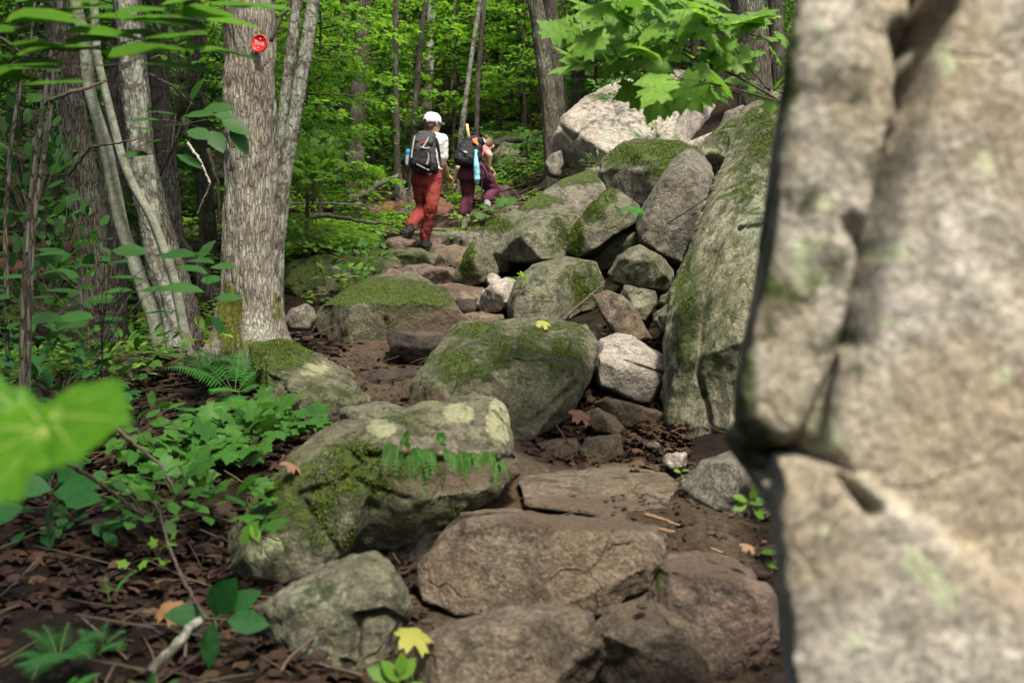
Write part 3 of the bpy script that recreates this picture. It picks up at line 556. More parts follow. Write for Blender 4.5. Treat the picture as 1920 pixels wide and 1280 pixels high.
# ---------------------------------------------------------------- leaf shapes (unit length along +x, y sideways, z up)
def T(v, f): return np.array(v, float), np.array(f, int)
L_DIAM = T([(0,0,0),(.45,.30,-.06),(1,0,-.12),(.45,-.30,-.06)], [(0,2,1),(0,3,2)])
L_OVAL = T([(0,0,0),(.25,.24,.03),(.55,.30,.02),(.82,.17,-.03),(1,0,-.10),(.82,-.17,-.03),(.55,-.30,.02),(.25,-.24,.03),(.28,0,-.02),(.6,0,-.03)],
           [(0,8,1),(8,2,1),(8,9,2),(9,3,2),(9,4,3),(0,7,8),(7,6,8),(8,6,9),(6,5,9),(9,5,4)])
def maple(curl=.12):
    o = [(0,0),(-.06,.16),(-.20,.34),(-.10,.40),(-.02,.56),(.12,.46),(.22,.40),(.26,.24),(.40,.34),(.50,.52),(.56,.42),(.74,.44),(.68,.30),(.62,.14),(.78,.16),(.86,.08),(1.06,0)]
    o = o+[(x, -y) for x, y in o[-2:0:-1]]
    # order for a proper star: petiole, side lobe, upper lobe, tip
    o = [(0,0),(-.10,.16),(-.12,.36),(.02,.36),(.06,.52),(.20,.44),(.33,.34),(.42,.46),(.52,.64),(.60,.50),(.76,.48),(.70,.34),(.68,.24),(.80,.24),(.86,.13),(1.06,0)]
    o = o+[(x, -y) for x, y in o[-2:0:-1]]
    v = [(.28,0,.0)]+[(x, y, -curl*((x-.28)**2+y*y)*1.6-.02*math.sin(9*y)) for x, y in o]; n = len(o)
    f = [(0, 1+i, 1+(i+1) % n) for i in range(n)]
    return T(v, [(a, c, b) for a, b, c in f])
L_MAPLE = maple(.16); L_MAPLE2 = maple(.45)
def broad_maple():
    o = [(0,0),(-.10,.14),(-.16,.34),(-.04,.38),(.02,.50),(.14,.50),(.26,.48),(.36,.56),(.46,.66),(.58,.58),(.70,.54),(.74,.42),(.80,.33),(.88,.28),(.94,.14),(1.08,0)]
    o = o+[(x, -y) for x, y in o[-2:0:-1]]; v = [(.28,0,.0)]+[(x, y, -.18*((x-.28)**2+y*y)-.03*math.sin(11*y)) for x, y in o]; n = len(o)
    return T(v, [(0, 1+(i+1) % n, 1+i) for i in range(n)])
L_BROAD = broad_maple()
L_MAPS = T([(.25,0,0),(0,0,0),(.0,.38,-.05),(.2,.25,0),(.5,.52,-.08),(.62,.2,-.02),(1,0,-.14),(.62,-.2,-.02),(.5,-.52,-.08),(.2,-.25,0),(.0,-.38,-.05)],
           [(0,i+1 if i < 10 else 1,i) for i in range(1, 11)])
def pinna():
    v = []; f = []; n = 7
    for i in range(n):
        x = i/(n-1)
        wv = .12*(1-x*.88); v += [(x, wv*(.55 if i % 2 else 1.), -.05*x*x), (x, 0, .01-.05*x*x), (x, -wv*(.55 if i % 2 else 1.), -.05*x*x)]
    for i in range(n-1):
        a = i*3; f += [(a, a+1, a+4, a+3), (a+1, a+2, a+5, a+4)]
    return T(v, f)
L_PINNA = pinna()
LM = {
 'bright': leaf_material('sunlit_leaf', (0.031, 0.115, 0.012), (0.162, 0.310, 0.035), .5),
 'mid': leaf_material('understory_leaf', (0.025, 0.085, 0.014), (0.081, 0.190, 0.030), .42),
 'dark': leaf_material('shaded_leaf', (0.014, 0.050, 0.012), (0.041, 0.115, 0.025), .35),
 'maple': leaf_material('maple_leaf', (.065, .16, .022), (.20, .36, .06), .45, veins=True),
 'lime': leaf_material('lime_maple_leaf', (.055, .19, .012), (.12, .29, .015), .5, rough=.6, veins=True),
 'fern': leaf_material('fern_frond', (.018, .09, .018), (.05, .19, .03), .4),
 'herb': leaf_material('herb_leaf', (0.042, 0.120, 0.014), (0.176, 0.310, 0.035), .4),
 'broad': leaf_material('broad_dark_leaf', (.012, .062, .014), (.03, .12, .028), .35, rough=.6, veins=True),
 'far': leaf_material('far_leaf', (0.070, 0.190, 0.020), (0.324, 0.460, 0.070), .5),  # green made paler to stand in for haze and bright far gaps
 'seedling': leaf_material('maple_seedling_leaf', (.02, .08, .013), (.068, .175, .026), .35, veins=True),
 'yellow': leaf_material('yellow_leaf', (.20, .24, .04), (.34, .31, .07), .3),
 'dead': None}
def dead_mat():
    t = NT('dead_leaf'); va = t.attr('var')
    r = t.n('ShaderNodeValToRGB'); cr = r.color_ramp; cr.elements[0].color = (.03, .014, .008, 1); cr.elements[1].color = (.075, .043, .019, 1); cr.elements[1].position = 1
    for p, c in ((.35, (.014, .007, .0045, 1)), (.6, (.02, .0115, .005, 1)), (.85, (.042, .023, .009, 1))):
        e = cr.elements.new(p); e.color = c
    t.l(va, r.inputs[0]); t.l(r.outputs[0], t.b.inputs['Base Color']); t.b.inputs['Roughness'].default_value = .75; t.b.inputs['Specular IOR Level'].default_value = .25; return t.m
LM['dead'] = dead_mat()
TWIG = plain('twig_bark', (.085, .062, .045), .9, .2, 30, bump=.004, col2=(.035, .026, .02))
STEM = plain('green_stem', (.08, .11, .03), .7, .1, 30)
BARK = {
 'main': bark_material('furrowed_grey_bark', (.05, .04, .03), (.235, .205, .16), (.31, .32, .24), .35, stretch=(40, 40, 6), furrow=.6, dist=.010, patch=6),
 'ridged': bark_material('ridged_dark_bark', (.022, .018, .013), (.115, .10, .075), (.19, .21, .14), .3, stretch=(34, 34, 5), furrow=.8, dist=.014),
 'smooth': bark_material('smooth_grey_bark', (.03, .028, .02), (.145, .14, .105), (.24, .26, .19), .6, stretch=(9, 9, 9), furrow=.15, dist=.004, patch=9),
 'lichened': bark_material('lichened_grey_bark', (.024, .02, .015), (.095, .086, .065), (.29, .30, .235), .6, stretch=(16, 16, 6), furrow=.45, dist=.008, patch=11),
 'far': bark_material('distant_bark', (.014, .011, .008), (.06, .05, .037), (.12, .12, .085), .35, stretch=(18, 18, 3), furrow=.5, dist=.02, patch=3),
 'pale': bark_material('pale_birch_bark', (.10, .09, .07), (.42, .38, .30), (.34, .36, .28), .3, stretch=(6, 6, 12), furrow=.3, dist=.01),
}
# ---------------------------------------------------------------- crowns
def spray(mb, rng, c, ax, L, W, n, tmpl, size, tilt=.25, var=None, norm_j=.28):
    """flat fan of leaves round the axis ax that starts at c"""
    ax = ax/np.linalg.norm(ax); side = np.cross([0, 0, 1], ax); side /= np.linalg.norm(side)+1e-9; up = np.cross(ax, side)
    u = rng.uniform(0, 1, n); s = rng.uniform(-1, 1, n)*np.sqrt(np.clip(1.15-u, .05, 1))*np.clip(u*3, .15, 1)
    pos = c+u[:, None]*L*ax+s[:, None]*W*side+rng.normal(0, .035*L, n)[:, None]*up
    pos[:, 2] -= (u**2)*L*tilt
    d = ax[None]+side[None]*(s[:, None]*1.3)+rng.normal(0, .35, (n, 3)); d[:, 2] -= .25
    nr = np.array([0, 0, 1.])+rng.normal(0, norm_j, (n, 3))
    v = np.clip((rng.uniform(.2, .8) if var is None else var)+rng.normal(0, .16, n), 0, 1)
    mb.leaves(tmpl, pos, d, nr, size*rng.uniform(.7, 1.25, n), v)
def crown_mesh(name, seed, H, h0, Rr, nbr, nleaf, tmpl, size, profile='round', spr=.55, tilt=.25, droop=.1, nspray=4):
    rng = np.random.default_rng(seed); mb = MB(); wd = MB()
    for b in range(nbr):
        q = (b+rng.uniform(0, 1))/nbr; h = h0+(H-h0)*q
        if profile == 'round': r = Rr*math.sin(math.pi*min(1, (.12+.88*q)))**.6*rng.uniform(.6, 1.1)
        elif profile == 'cone': r = Rr*(1.02-q)*rng.uniform(.7, 1.1)+.1
        else: r = Rr*rng.uniform(.5, 1.1)
        th = b*2.4+rng.uniform(-.6, .6); a = np.array([math.cos(th), math.sin(th), rng.uniform(-.05, .30)-droop])
        base = np.array([0, 0, h]); tip = base+a*r
        wd.tube([base, base+a*r*.5+[0, 0, .03*r], tip], [.012*size/.07, .008*size/.07, .003], 5)
        for k in range(nspray):
            s = (k+.6)/nspray; c = base+a*r*s*.9
            ang = th+rng.choice([-1, 1])*rng.uniform(.2, 1.0)*(1-.5*(k == nspray-1))
            ax = np.array([math.cos(ang), math.sin(ang), rng.uniform(-.1, .15)])
            spray(mb, rng, c, ax, spr*rng.uniform(.6, 1.2)*(.6+.5*r/Rr), spr*.42, nleaf, tmpl, size, tilt)
    return mb.mesh(name), wd.mesh(name+'_branch')
# ---------------------------------------------------------------- near trees: trunks traced at their own distance
def trunk_mesh(line, d, seed, H=None, seg=56, step=.035, ridge=.012, flare=.0, lean_y=0., moss=None, rz=6., kf=18.):
    """line: (px, py, width_px) from the base upwards"""
    rng = np.random.default_rng(seed)
    pts = np.array([list(P(a, b, d)) for a, b, c in line]); rad = np.array([c/F*d/2 for a, b, c in line])
    z0 = pts[0, 2]; pts[:, 1] += lean_y*(pts[:, 2]-z0)
    pts = np.vstack([pts[0]-[0, 0, .3], pts]); rad = np.concatenate([[rad[0]], rad])
    if H:
        dirn = pts[-1]-pts[-3]; dirn = dirn/np.linalg.norm(dirn)
        dirn = dirn*.5+np.array([0, 0, .5]); dirn /= np.linalg.norm(dirn)
        ext = H-pts[-1, 2]
        for q in (.33, .66, 1): pts = np.vstack([pts, pts[-1]+dirn*ext/3]); rad = np.append(rad, rad[-1]*(.8 if q < 1 else .5))
    # resample (Catmull-like through numpy interp on arc length, then smoothed)
    s = np.concatenate([[0], np.cumsum(np.linalg.norm(np.diff(pts, axis=0), axis=1))])
    vis = 3.6; t1 = np.arange(0, min(s[-1], s[-1]), step)
    if H: t1 = np.concatenate([np.arange(0, min(vis+1, s[-1]), step), np.arange(min(vis+1, s[-1]), s[-1], .25)])
    q = np.stack([np.interp(t1, s, pts[:, i]) for i in range(3)], -1); r = np.interp(t1, s, rad)
    k = max(3, int(.25/step)); ker = np.hanning(k+2)[1:-1]; ker /= ker.sum()
    n1 = int((t1 < vis+1).sum()) if H else len(t1)
    for arr in (q[:n1, 0], q[:n1, 1], r[:n1]):
        pad = np.pad(arr, k, mode='edge'); arr[:] = np.convolve(pad, ker, 'same')[k:-k]
    n = len(q); th = np.linspace(0, 2*np.pi, seg, endpoint=False)
    hgt = np.clip(q[:, 2]-z0, 0, None)
    fl = 1+flare*np.exp(-hgt/.16)[:, None]*(1+.55*np.cos(th*3+seed)[None]+.35*np.cos(th*5+2*seed)[None])
    rr = r[:, None]*fl
    disp = np.zeros((n, seg))
    for i in range(n):
        for j in range(seg):
            p = (math.cos(th[j])*r[i]*kf, math.sin(th[j])*r[i]*kf, q[i, 2]*kf/rz)
            a = abs(noise.noise(p)); b = noise.noise((p[0]*.25+9, p[1]*.25, p[2]*.6)); cc = noise.noise((p[0]*2.4, p[1]*2.4+5, p[2]*3))
            disp[i, j] = ridge*(1.2*min(a*2.2, .8)-.5+.25*cc)+b*r[i]*.14
    rr = rr+disp
    v = np.stack([q[:, 0][:, None]+rr*np.cos(th), q[:, 1][:, None]+rr*np.sin(th), np.repeat(q[:, 2][:, None], seg, 1)], -1).reshape(-1, 3)
    i = np.arange(n-1)[:, None]*seg; j = np.arange(seg)[None]; jn = (j+1) % seg
    f = np.stack([i+j, i+jn, i+seg+jn, i+seg+j], -1).reshape(-1, 4)
    mb = MB(); mb.add(v, f); c0 = (n-1)*seg
    mb.add(np.vstack([v[c0:], q[-1:]]), [(a, (a+1) % seg, seg) for a in range(seg)])
    me = mb.mesh('trunk'); co = coords(me)
    px = 960+co[:, 0]/co[:, 1]*F; py = 640-(co[:, 2]-CZ)/co[:, 1]*F
    attr(me, 'moss', blob_mask(px, py, moss) if moss else np.zeros(len(co)))
    return me, Vector((q[0, 0], q[0, 1], z0)), q, r
CANOPY = [crown_mesh('canopy', 101+i, 4.5, 0, 2.6, 26, 42, L_DIAM, .16, 'round', 1.2, .2, 0, 4) for i in range(2)]
def add_canopy(root, top, k, s, rz, mats=('mid',), drop=0):
    lv, wd = CANOPY[k % 2]
    base = world_loc(root)
    for nm, me, m in (('crown', lv, LM[mats[0]]), ('limb', wd, TWIG)):
        if not me.materials: me.materials.append(m)
        o = bpy.data.objects.new(nm, me); C.objects.link(o); o.parent = root
        o.location = Vector(top)-base-Vector((0, 0, drop)); o.rotation_euler = (0, 0, rz); o.scale = (s, s, s)
def tree(label, line, d, bark, seed, H=9, canopy=None, group=None, cat='tree', name='tree', **kw):
    me, base, q, r = trunk_mesh(line, d, seed, H, **kw)
    root = empty(name, base, label, cat, group)
    link('trunk', me, BARK[bark], root)
    if canopy: add_canopy(root, q[-1], seed, canopy, seed*1.3, drop=canopy*3.2)
    return root, q, r
t1, q1, r1 = tree('thick grey furrowed trunk with the red round marker nailed to it', [(474,660,112),(472,600,106),(470,500,98),(468,380,95),(468,200,94),(466,0,92)], 5.9, 'main', 3, 9.5, canopy=.55, seg=150, step=.016, ridge=.013, flare=.55, rz=4., kf=26, moss=[(430,600,28,75,1.5),(520,580,14,60,.8),(470,650,60,22,.7)])
tree('slender lichen-spotted trunk leaning right behind the marked trunk', [(514,640,36),(518,480,29),(534,330,26),(560,180,25),(580,60,25),(590,0,25)], 6.7, 'lichened', 5, 8, seg=60, step=.03, ridge=.006)
tree('thinner lichened stem splitting away left of the slender one', [(508,640,24),(510,450,22),(520,300,20),(538,160,20),(558,0,20)], 6.9, 'lichened', 8, 8, seg=48, step=.035, ridge=.006)
tree('dark ridged trunk, leftmost thick one of the left clump', [(188,690,64),(180,560,58),(168,440,56),(148,300,54),(124,150,50),(108,0,46)], 7.0, 'ridged', 11, 9, canopy=1., seg=90, step=.03, ridge=.012, flare=.4)
tree('smooth pale grey stem curving in the middle of the left clump', [(308,690,30),(288,600,28),(256,510,28),(228,430,26),(214,360,25),(196,270,24),(168,180,23),(160,90,22),(140,0,22)], 6.3, 'smooth', 12, 8, seg=60, step=.03, ridge=.004)
tree('broad rugged trunk with white patches in the left clump', [(345,690,54),(325,600,44),(298,500,42),(274,380,43),(258,250,44),(246,120,42),(236,0,40)], 6.6, 'lichened', 13, 9, canopy=1., seg=100, step=.03, ridge=.014, flare=.4)
tree('thin pale stem crossing diagonally in front of the rugged trunk', [(356,680,19),(342,600,19),(326,520,18),(286,410,19),(250,350,18),(226,290,17),(204,200,16),(182,110,15),(176,0,15)], 6.1, 'smooth', 14, 7, seg=44, step=.035, ridge=.003)
tree('leaning rough trunk at the right of the left clump', [(372,680,46),(352,590,44),(325,500,42),(292,400,40),(272,300,36),(262,150,32)], 6.9, 'ridged', 15, 6, seg=70, step=.03, ridge=.01)
tree('upright bark-plated trunk behind the left clump', [(215,690,54),(212,560,52),(206,440,48),(212,300,44),(228,150,42),(236,0,40)], 7.6, 'ridged', 16, 8, seg=70, step=.04, ridge=.01)
tree('straight dim trunk between the left clump and the marked trunk', [(335,640,44),(325,480,42),(310,300,40),(298,150,38),(292,0,36)], 9.0, 'ridged', 17, 9, canopy=1.1, seg=60, step=.05, ridge=.01)
tree('narrow shaded trunk just left of the marked trunk', [(395,600,32),(390,420,30),(372,250,30),(365,100,28),(360,0,27)], 11.5, 'far', 18, 9, seg=40, step=.06, ridge=.01)
# mid and background trunks
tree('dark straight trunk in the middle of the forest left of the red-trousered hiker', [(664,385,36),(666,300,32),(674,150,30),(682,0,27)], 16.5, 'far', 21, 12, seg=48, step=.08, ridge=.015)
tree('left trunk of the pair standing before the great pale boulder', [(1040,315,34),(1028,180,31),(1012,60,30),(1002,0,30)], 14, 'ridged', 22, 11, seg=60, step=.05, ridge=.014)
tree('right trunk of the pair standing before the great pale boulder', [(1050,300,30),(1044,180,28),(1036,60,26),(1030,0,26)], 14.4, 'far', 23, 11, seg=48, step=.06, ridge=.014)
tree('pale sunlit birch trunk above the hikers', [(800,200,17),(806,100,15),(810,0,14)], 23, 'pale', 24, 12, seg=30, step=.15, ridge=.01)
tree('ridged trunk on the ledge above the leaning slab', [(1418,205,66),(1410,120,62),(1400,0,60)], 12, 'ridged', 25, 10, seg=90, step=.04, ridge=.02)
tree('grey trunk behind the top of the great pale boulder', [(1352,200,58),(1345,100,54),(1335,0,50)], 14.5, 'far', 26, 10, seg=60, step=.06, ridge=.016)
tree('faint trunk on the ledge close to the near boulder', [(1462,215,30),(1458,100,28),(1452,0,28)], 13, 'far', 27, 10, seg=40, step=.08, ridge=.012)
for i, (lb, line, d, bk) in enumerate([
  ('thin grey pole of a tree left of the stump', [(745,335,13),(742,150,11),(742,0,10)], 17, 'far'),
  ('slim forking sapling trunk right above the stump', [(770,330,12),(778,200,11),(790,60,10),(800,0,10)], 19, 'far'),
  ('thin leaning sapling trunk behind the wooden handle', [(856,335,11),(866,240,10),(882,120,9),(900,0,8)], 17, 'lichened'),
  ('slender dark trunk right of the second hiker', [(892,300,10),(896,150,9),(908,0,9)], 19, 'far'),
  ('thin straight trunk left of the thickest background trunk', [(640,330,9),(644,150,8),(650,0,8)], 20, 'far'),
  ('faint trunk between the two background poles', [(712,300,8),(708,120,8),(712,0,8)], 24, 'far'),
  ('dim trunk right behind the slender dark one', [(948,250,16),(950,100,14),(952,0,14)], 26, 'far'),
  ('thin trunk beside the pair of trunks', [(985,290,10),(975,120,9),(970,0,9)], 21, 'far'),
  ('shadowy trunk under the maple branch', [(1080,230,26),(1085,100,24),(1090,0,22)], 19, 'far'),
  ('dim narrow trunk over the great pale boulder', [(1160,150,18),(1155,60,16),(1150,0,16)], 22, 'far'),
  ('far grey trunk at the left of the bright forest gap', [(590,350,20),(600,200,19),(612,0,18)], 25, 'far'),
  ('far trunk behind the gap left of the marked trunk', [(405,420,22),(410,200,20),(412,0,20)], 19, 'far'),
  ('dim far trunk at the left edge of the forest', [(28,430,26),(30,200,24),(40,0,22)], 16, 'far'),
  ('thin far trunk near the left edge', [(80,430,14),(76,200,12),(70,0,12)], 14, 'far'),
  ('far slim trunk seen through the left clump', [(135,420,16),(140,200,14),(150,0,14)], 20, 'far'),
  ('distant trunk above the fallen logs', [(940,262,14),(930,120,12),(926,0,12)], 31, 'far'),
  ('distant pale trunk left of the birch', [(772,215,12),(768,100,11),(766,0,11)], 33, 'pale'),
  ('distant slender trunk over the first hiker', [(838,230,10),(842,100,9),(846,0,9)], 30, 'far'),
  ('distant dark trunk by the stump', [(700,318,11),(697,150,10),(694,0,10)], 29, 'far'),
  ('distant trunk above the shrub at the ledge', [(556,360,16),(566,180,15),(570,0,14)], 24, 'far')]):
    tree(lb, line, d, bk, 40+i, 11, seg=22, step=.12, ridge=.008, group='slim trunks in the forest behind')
# thin blurred saplings at the left edge
for i, (lb, line, d) in enumerate([
  ('thin brown sapling stem at the far left, left one of the close pair', [(40,760,11),(42,600,10),(52,420,10),(76,230,9),(96,100,8),(118,0,8)], 3.6),
  ('thin brown sapling stem at the far left, right one of the close pair', [(52,770,11),(54,600,10),(62,420,10),(92,230,9),(102,120,8),(108,0,7)], 3.9),
  ('slim dark stem curving near the left edge', [(14,640,10),(10,420,9),(20,260,8),(60,60,7),(66,0,6)], 5.2)]):
    tree(lb, line, d, 'ridged', 80+i, 3.4, seg=16, step=.05, ridge=.001, cat='sapling', name='sapling')

# ---------------------------------------------------------------- understory saplings and shrubs (copies of a few kinds)
KIND = {}
def make_kind(key, seed, H, h0, Rr, nbr, nleaf, tmpl, size, mat, **kw):
    lv, wd = crown_mesh('crown', seed, H, h0, Rr, nbr, nleaf, tmpl, size, **kw)
    lv.materials.append(LM[mat]); rng = np.random.default_rng(seed)
    st = MB(); k = 7; zz = np.linspace(-.3, H*.97, k); st.tube(np.stack([np.cumsum(rng.normal(0, .02*H/k, k)), np.cumsum(rng.normal(0, .02*H/k, k)), zz], -1), np.linspace(.011*H, .002*H, k)+.003, 8)
    wv = coords(wd); wf = np.empty(len(wd.loops), np.int32)
    sm = st.mesh('trunk'); bm = bmesh.new(); bm.from_mesh(sm); bm.from_mesh(wd); bm.to_mesh(sm); bm.free(); smooth(sm); sm.materials.append(TWIG)
    root = empty('understory_tree', (0, 0, -50)); a = bpy.data.objects.new('trunk', sm); b = bpy.data.objects.new('crown', lv)
    for o in (a, b): C.objects.link(o); o.parent = root
    KIND[key] = [root, False]
make_kind('maple_a', 1, 4.6, .9, 1.5, 24, 30, L_MAPS, .115, 'bright', spr=.75)
make_kind('maple_b', 2, 5.2, 1.6, 1.7, 24, 30, L_MAPS, .115, 'mid', spr=.8)
make_kind('beech_a', 3, 3.8, 1.1, 1.3, 26, 36, L_DIAM, .10, 'bright', spr=.6, profile='flat')
make_kind('beech_b', 4, 6.0, 2.2, 1.8, 26, 40, L_DIAM, .11, 'bright', spr=.8)
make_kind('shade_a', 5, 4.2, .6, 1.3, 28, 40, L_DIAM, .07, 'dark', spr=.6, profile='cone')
make_kind('shrub_a', 6, 1.3, .2, .7, 16, 22, L_DIAM, .07, 'mid', spr=.35, profile='flat', nspray=3)
make_kind('shrub_b', 7, 1.0, .15, .6, 14, 12, L_MAPS, .09, 'mid', spr=.32, profile='flat', nspray=3)
make_kind('mid_c', 9, 4.8, .8, 1.6, 26, 32, L_DIAM, .08, 'mid', spr=.7)
def place(kind, px, d, s, rz, label, cat, group, name='understory_tree', dz=0, py=None, tilt=0):
    x = (px-960)/F*d; z = gz1(x, d)+dz if py is None else P(px, py, d).z
    r, used = KIND[kind]
    o = r if not used else copy_tree(r)
    KIND[kind][1] = True
    o.name = name; o.location = (x, d, z); o.rotation_euler = (tilt, 0, rz); o.scale = (s, s, s); tag(o, label, cat, group)
    return o
rng = np.random.default_rng(77)
def where(px, d):
    h = 'at the left edge' if px < 150 else 'behind the left clump of trunks' if px < 420 else 'just right of the marked trunk' if px < 640 else 'above the stump' if px < 780 else 'above the hikers' if px < 930 else 'around the pair of trunks' if px < 1080 else 'above the great pale boulder' if px < 1300 else 'beside the ledge trunks'
    dd = 'near' if d < 13 else 'in the middle distance' if d < 22 else 'far back'
    return h, dd
GR = {'maple_a': 'light green young maple', 'maple_b': 'tall mid green maple sapling', 'beech_a': 'low bright small-leaved sapling', 'beech_b': 'tall bright small-leaved tree', 'shade_a': 'dark layered young tree', 'mid_c': 'bushy mid green sapling', 'shrub_a': 'low leafy shrub', 'shrub_b': 'low broad-leaved shrub'}
spots = [
 ('beech_a',575,10.5,.62,0),('maple_a',600,13,.7,1),('beech_a',640,19,1.1,1),('maple_a',700,21,1.1,2),('beech_b',620,22,1.1,3),('maple_b',760,24,1.1,0),('beech_b',820,25,1.,1),('beech_a',850,22,1.1,2),
 ('maple_a',900,24,1.1,3),('beech_b',960,27,1.2,1),('maple_b',1000,24,1.,2),('beech_a',985,21,.9,4),('maple_a',930,30,1.3,2),('beech_b',700,30,1.3,4),('beech_b',780,33,1.4,4),('beech_a',560,26,1.4,3),('maple_a',500,24,1.4,3),
 ('maple_b',1080,26,1.3,2),('beech_a',1120,19,1.0,3),('beech_b',1180,24,1.2,3),('shade_a',1150,17,1.0,1),('shade_a',1260,18,1.2,1),('mid_c',1300,17,1.0,1),('mid_c',1230,21,1.2,1),('shade_a',1390,15,1.,1),('shade_a',1450,17,1.2,2),('mid_c',1440,14,.8,3),('mid_c',1060,21,1.1,1),
 ('shade_a',40,11,1.,0),('shade_a',110,9.5,.75,1),('mid_c',-20,8,.8,2),('mid_c',70,14,1.2,1),('shade_a',260,12,1.,1),('mid_c',180,15,1.3,2),('beech_a',120,18,1.5,3),('maple_b',40,19,1.5,2),('beech_b',220,22,1.6,2),('beech_b',60,26,1.7,2),('mid_c',300,17,1.3,2),
 ('beech_a',380,16,1.1,1),('maple_a',400,20,1.2,2),('shade_a',380,11,.6,3),('beech_a',330,26,1.6,1),('beech_b',440,28,1.6,1),('shade_a',660,25,1.2,1),('shade_a',740,19,.7,1),('shade_a',880,29,1.4,1),('mid_c',830,31,1.4,1),('mid_c',560,17,.9,4),('mid_c',620,29,1.5,4),('maple_b',860,35,1.6,4),('maple_b',980,35,1.6,4),('beech_b',1060,34,1.6,4),('beech_b',540,35,1.7,4),('shade_a',1000,29,1.3,4),
 ('mid_c',700,36,1.8,2),('mid_c',1130,31,1.6,2),('maple_a',1240,29,1.7,2),('beech_b',1330,26,1.6,2),('beech_b',380,36,2.,2),('maple_b',150,34,2.,2),('beech_b',-60,34,2.,2),('mid_c',250,38,2.,2),('shade_a',-100,15,1.4,2),('shade_a',10,22,1.8,2),
 ('mid_c',1420,22,1.4,1),('mid_c',1520,19,1.4,1),('shade_a',1350,21,1.4,2)]
cnt = {}
for k, px, d, s, rz in spots:
    h, dd = where(px, d); lb = f'{GR[k]} {h}, {dd}'
    place(k, px, d, s, rz*1.1+px*.01, lb, 'sapling', 'understory trees of the forest')
for i in range(26):
    k = rng.choice(['shrub_a', 'shrub_b']); px = rng.uniform(540, 1060) if i % 3 else rng.uniform(-20, 420); d = rng.uniform(13, 26)
    x = (px-960)/F*d
    if path_dist(np.array([x]), np.array([d]))[0] < .9: continue
    h, dd = where(px, d)
    place(k, px, d, rng.uniform(.6, 1.0), rng.uniform(0, 6), f'{GR[k]} {h}, {dd}', 'shrub', 'low shrubs on the forest floor', name='shrub')
# far wood as one mass
mb = MB(); n = 900
for i in range(n):
    d = rng.uniform(38, 75); px = rng.uniform(-500, 1900); x = (px-960)/F*d; z = gz1(x, d)+rng.uniform(.2, 1)**1.0*rng.uniform(0, 13)
    a = rng.uniform(0, 6.28)
    spray(mb, rng, np.array([x, d, z]), np.array([math.cos(a), math.sin(a), 0]), 2.6, 1.3, 60, L_DIAM, .26, .3)
o = link('far_wood', mb.mesh('far_wood'), LM['far']); tag(o, 'mass of bright green foliage of the far wood up the hill', 'foliage', kind='stuff')

# unseen trees added behind and left of the camera to shade the left bank
for i, (x, y, r0, sc_, h) in enumerate([(-1.2, -3.4, .16, 1.0, 6.0), (-3.4, -1.0, .13, 1.0, 5.4), (-3.6, 1.3, .07, .75, 4.6), (-2.6, -2.2, .1, 1.1, 4.2), (-.2,-5.5,.14,1.1,6.2), (-3.0,1.9,.05,.55,1.9), (-3.5,3.9,.05,.6,2.3), (-2.0,.3,.05,.5,2.0)]):
    z = gz1(x, y); root = empty('tree', (x, y, z), ['grey tree behind the photographer on the left bank', 'slimmer tree behind the photographer beyond the left bank', 'young tree left of the photographer on the left bank', 'low-crowned tree close behind the photographer to the left', 'tree far behind the photographer', 'low spreading young tree left of the dark soil bank', 'spreading young tree farther along the left bank', 'thin spreading sapling at the left shoulder of the photographer'][i], 'tree')
    mb = MB(); k = 40; zz = np.linspace(-.2, h+1.5, k); rg = np.random.default_rng(200+i)
    mb.tube(np.stack([np.cumsum(rg.normal(0, .01, k)), np.cumsum(rg.normal(0, .01, k)), zz], -1), np.linspace(r0, r0*.45, k), 28, jit=.03, rng=rg)
    me = mb.mesh('trunk'); me.materials.append(BARK['ridged']); o = bpy.data.objects.new('trunk', me); C.objects.link(o); o.parent = root
    add_canopy(root, (x, y, z+h+1.5), i, sc_, i*2., drop=sc_*2.6)
# ---------------------------------------------------------------- plants one can tell apart
from mathutils.bvhtree import BVHTree
bpy.context.view_layer.update()
def bvh_of(names):
    vs = []; fs = []; n = 0
    for o in names:
        me = o.data; c = coords(me)+np.array(o.matrix_world.translation); vs += c.tolist(); fs += [[i+n for i in p.vertices] for p in me.polygons]; n = len(vs)
    return BVHTree.FromPolygons(vs, fs)
def rk(sub): return next(o for o in RK if sub in o['label'])
def bez(a, b, c, n): t = np.linspace(0, 1, n)[:, None]; return (1-t)**2*np.array(a)+2*t*(1-t)*np.array(b)+t*t*np.array(c)
def frond(mb, sm, rng, a, b, sag=.12, npin=22, plen=.28, nrm=(0, -.4, 1), var=.5, taper='fern'):
    """a fern frond from a to b; the pinnae stand out in pairs in the plane square to nrm"""
    a = np.array(a); b = np.array(b); L = np.linalg.norm(b-a); mid = (a+b)/2+np.array([0, 0, sag*L*1.8])
    c = bez(a, mid, b, npin+6); sm.tube(c, np.linspace(.0022, .0008, len(c)), 5)
    c = c[5:]; t = np.gradient(c, axis=0); t /= np.linalg.norm(t, axis=1)[:, None]; nr = np.array(nrm)/np.linalg.norm(nrm)
    side = np.cross(nr[None], t); side /= np.linalg.norm(side, axis=1)[:, None]
    q = np.linspace(0, 1, len(c)); prof = np.clip(np.minimum(q*5+.45, 1)*(1-q)**.75+.06, 0, 1) if taper == 'fern' else np.clip((1-q**3)*.9+.1, 0, 1)
    for s in (-1, 1):
        d = side*s+t*.38; d[:, 2] -= .12
        mb.leaves(L_PINNA if taper == 'fern' else L_OVAL, c, d, np.repeat(nr[None], len(c), 0)+rng.normal(0, .12, (len(c), 3)), L*plen*prof*rng.uniform(.9, 1.1, len(c)), np.clip(var+rng.normal(0, .1, len(c)), 0, 1))
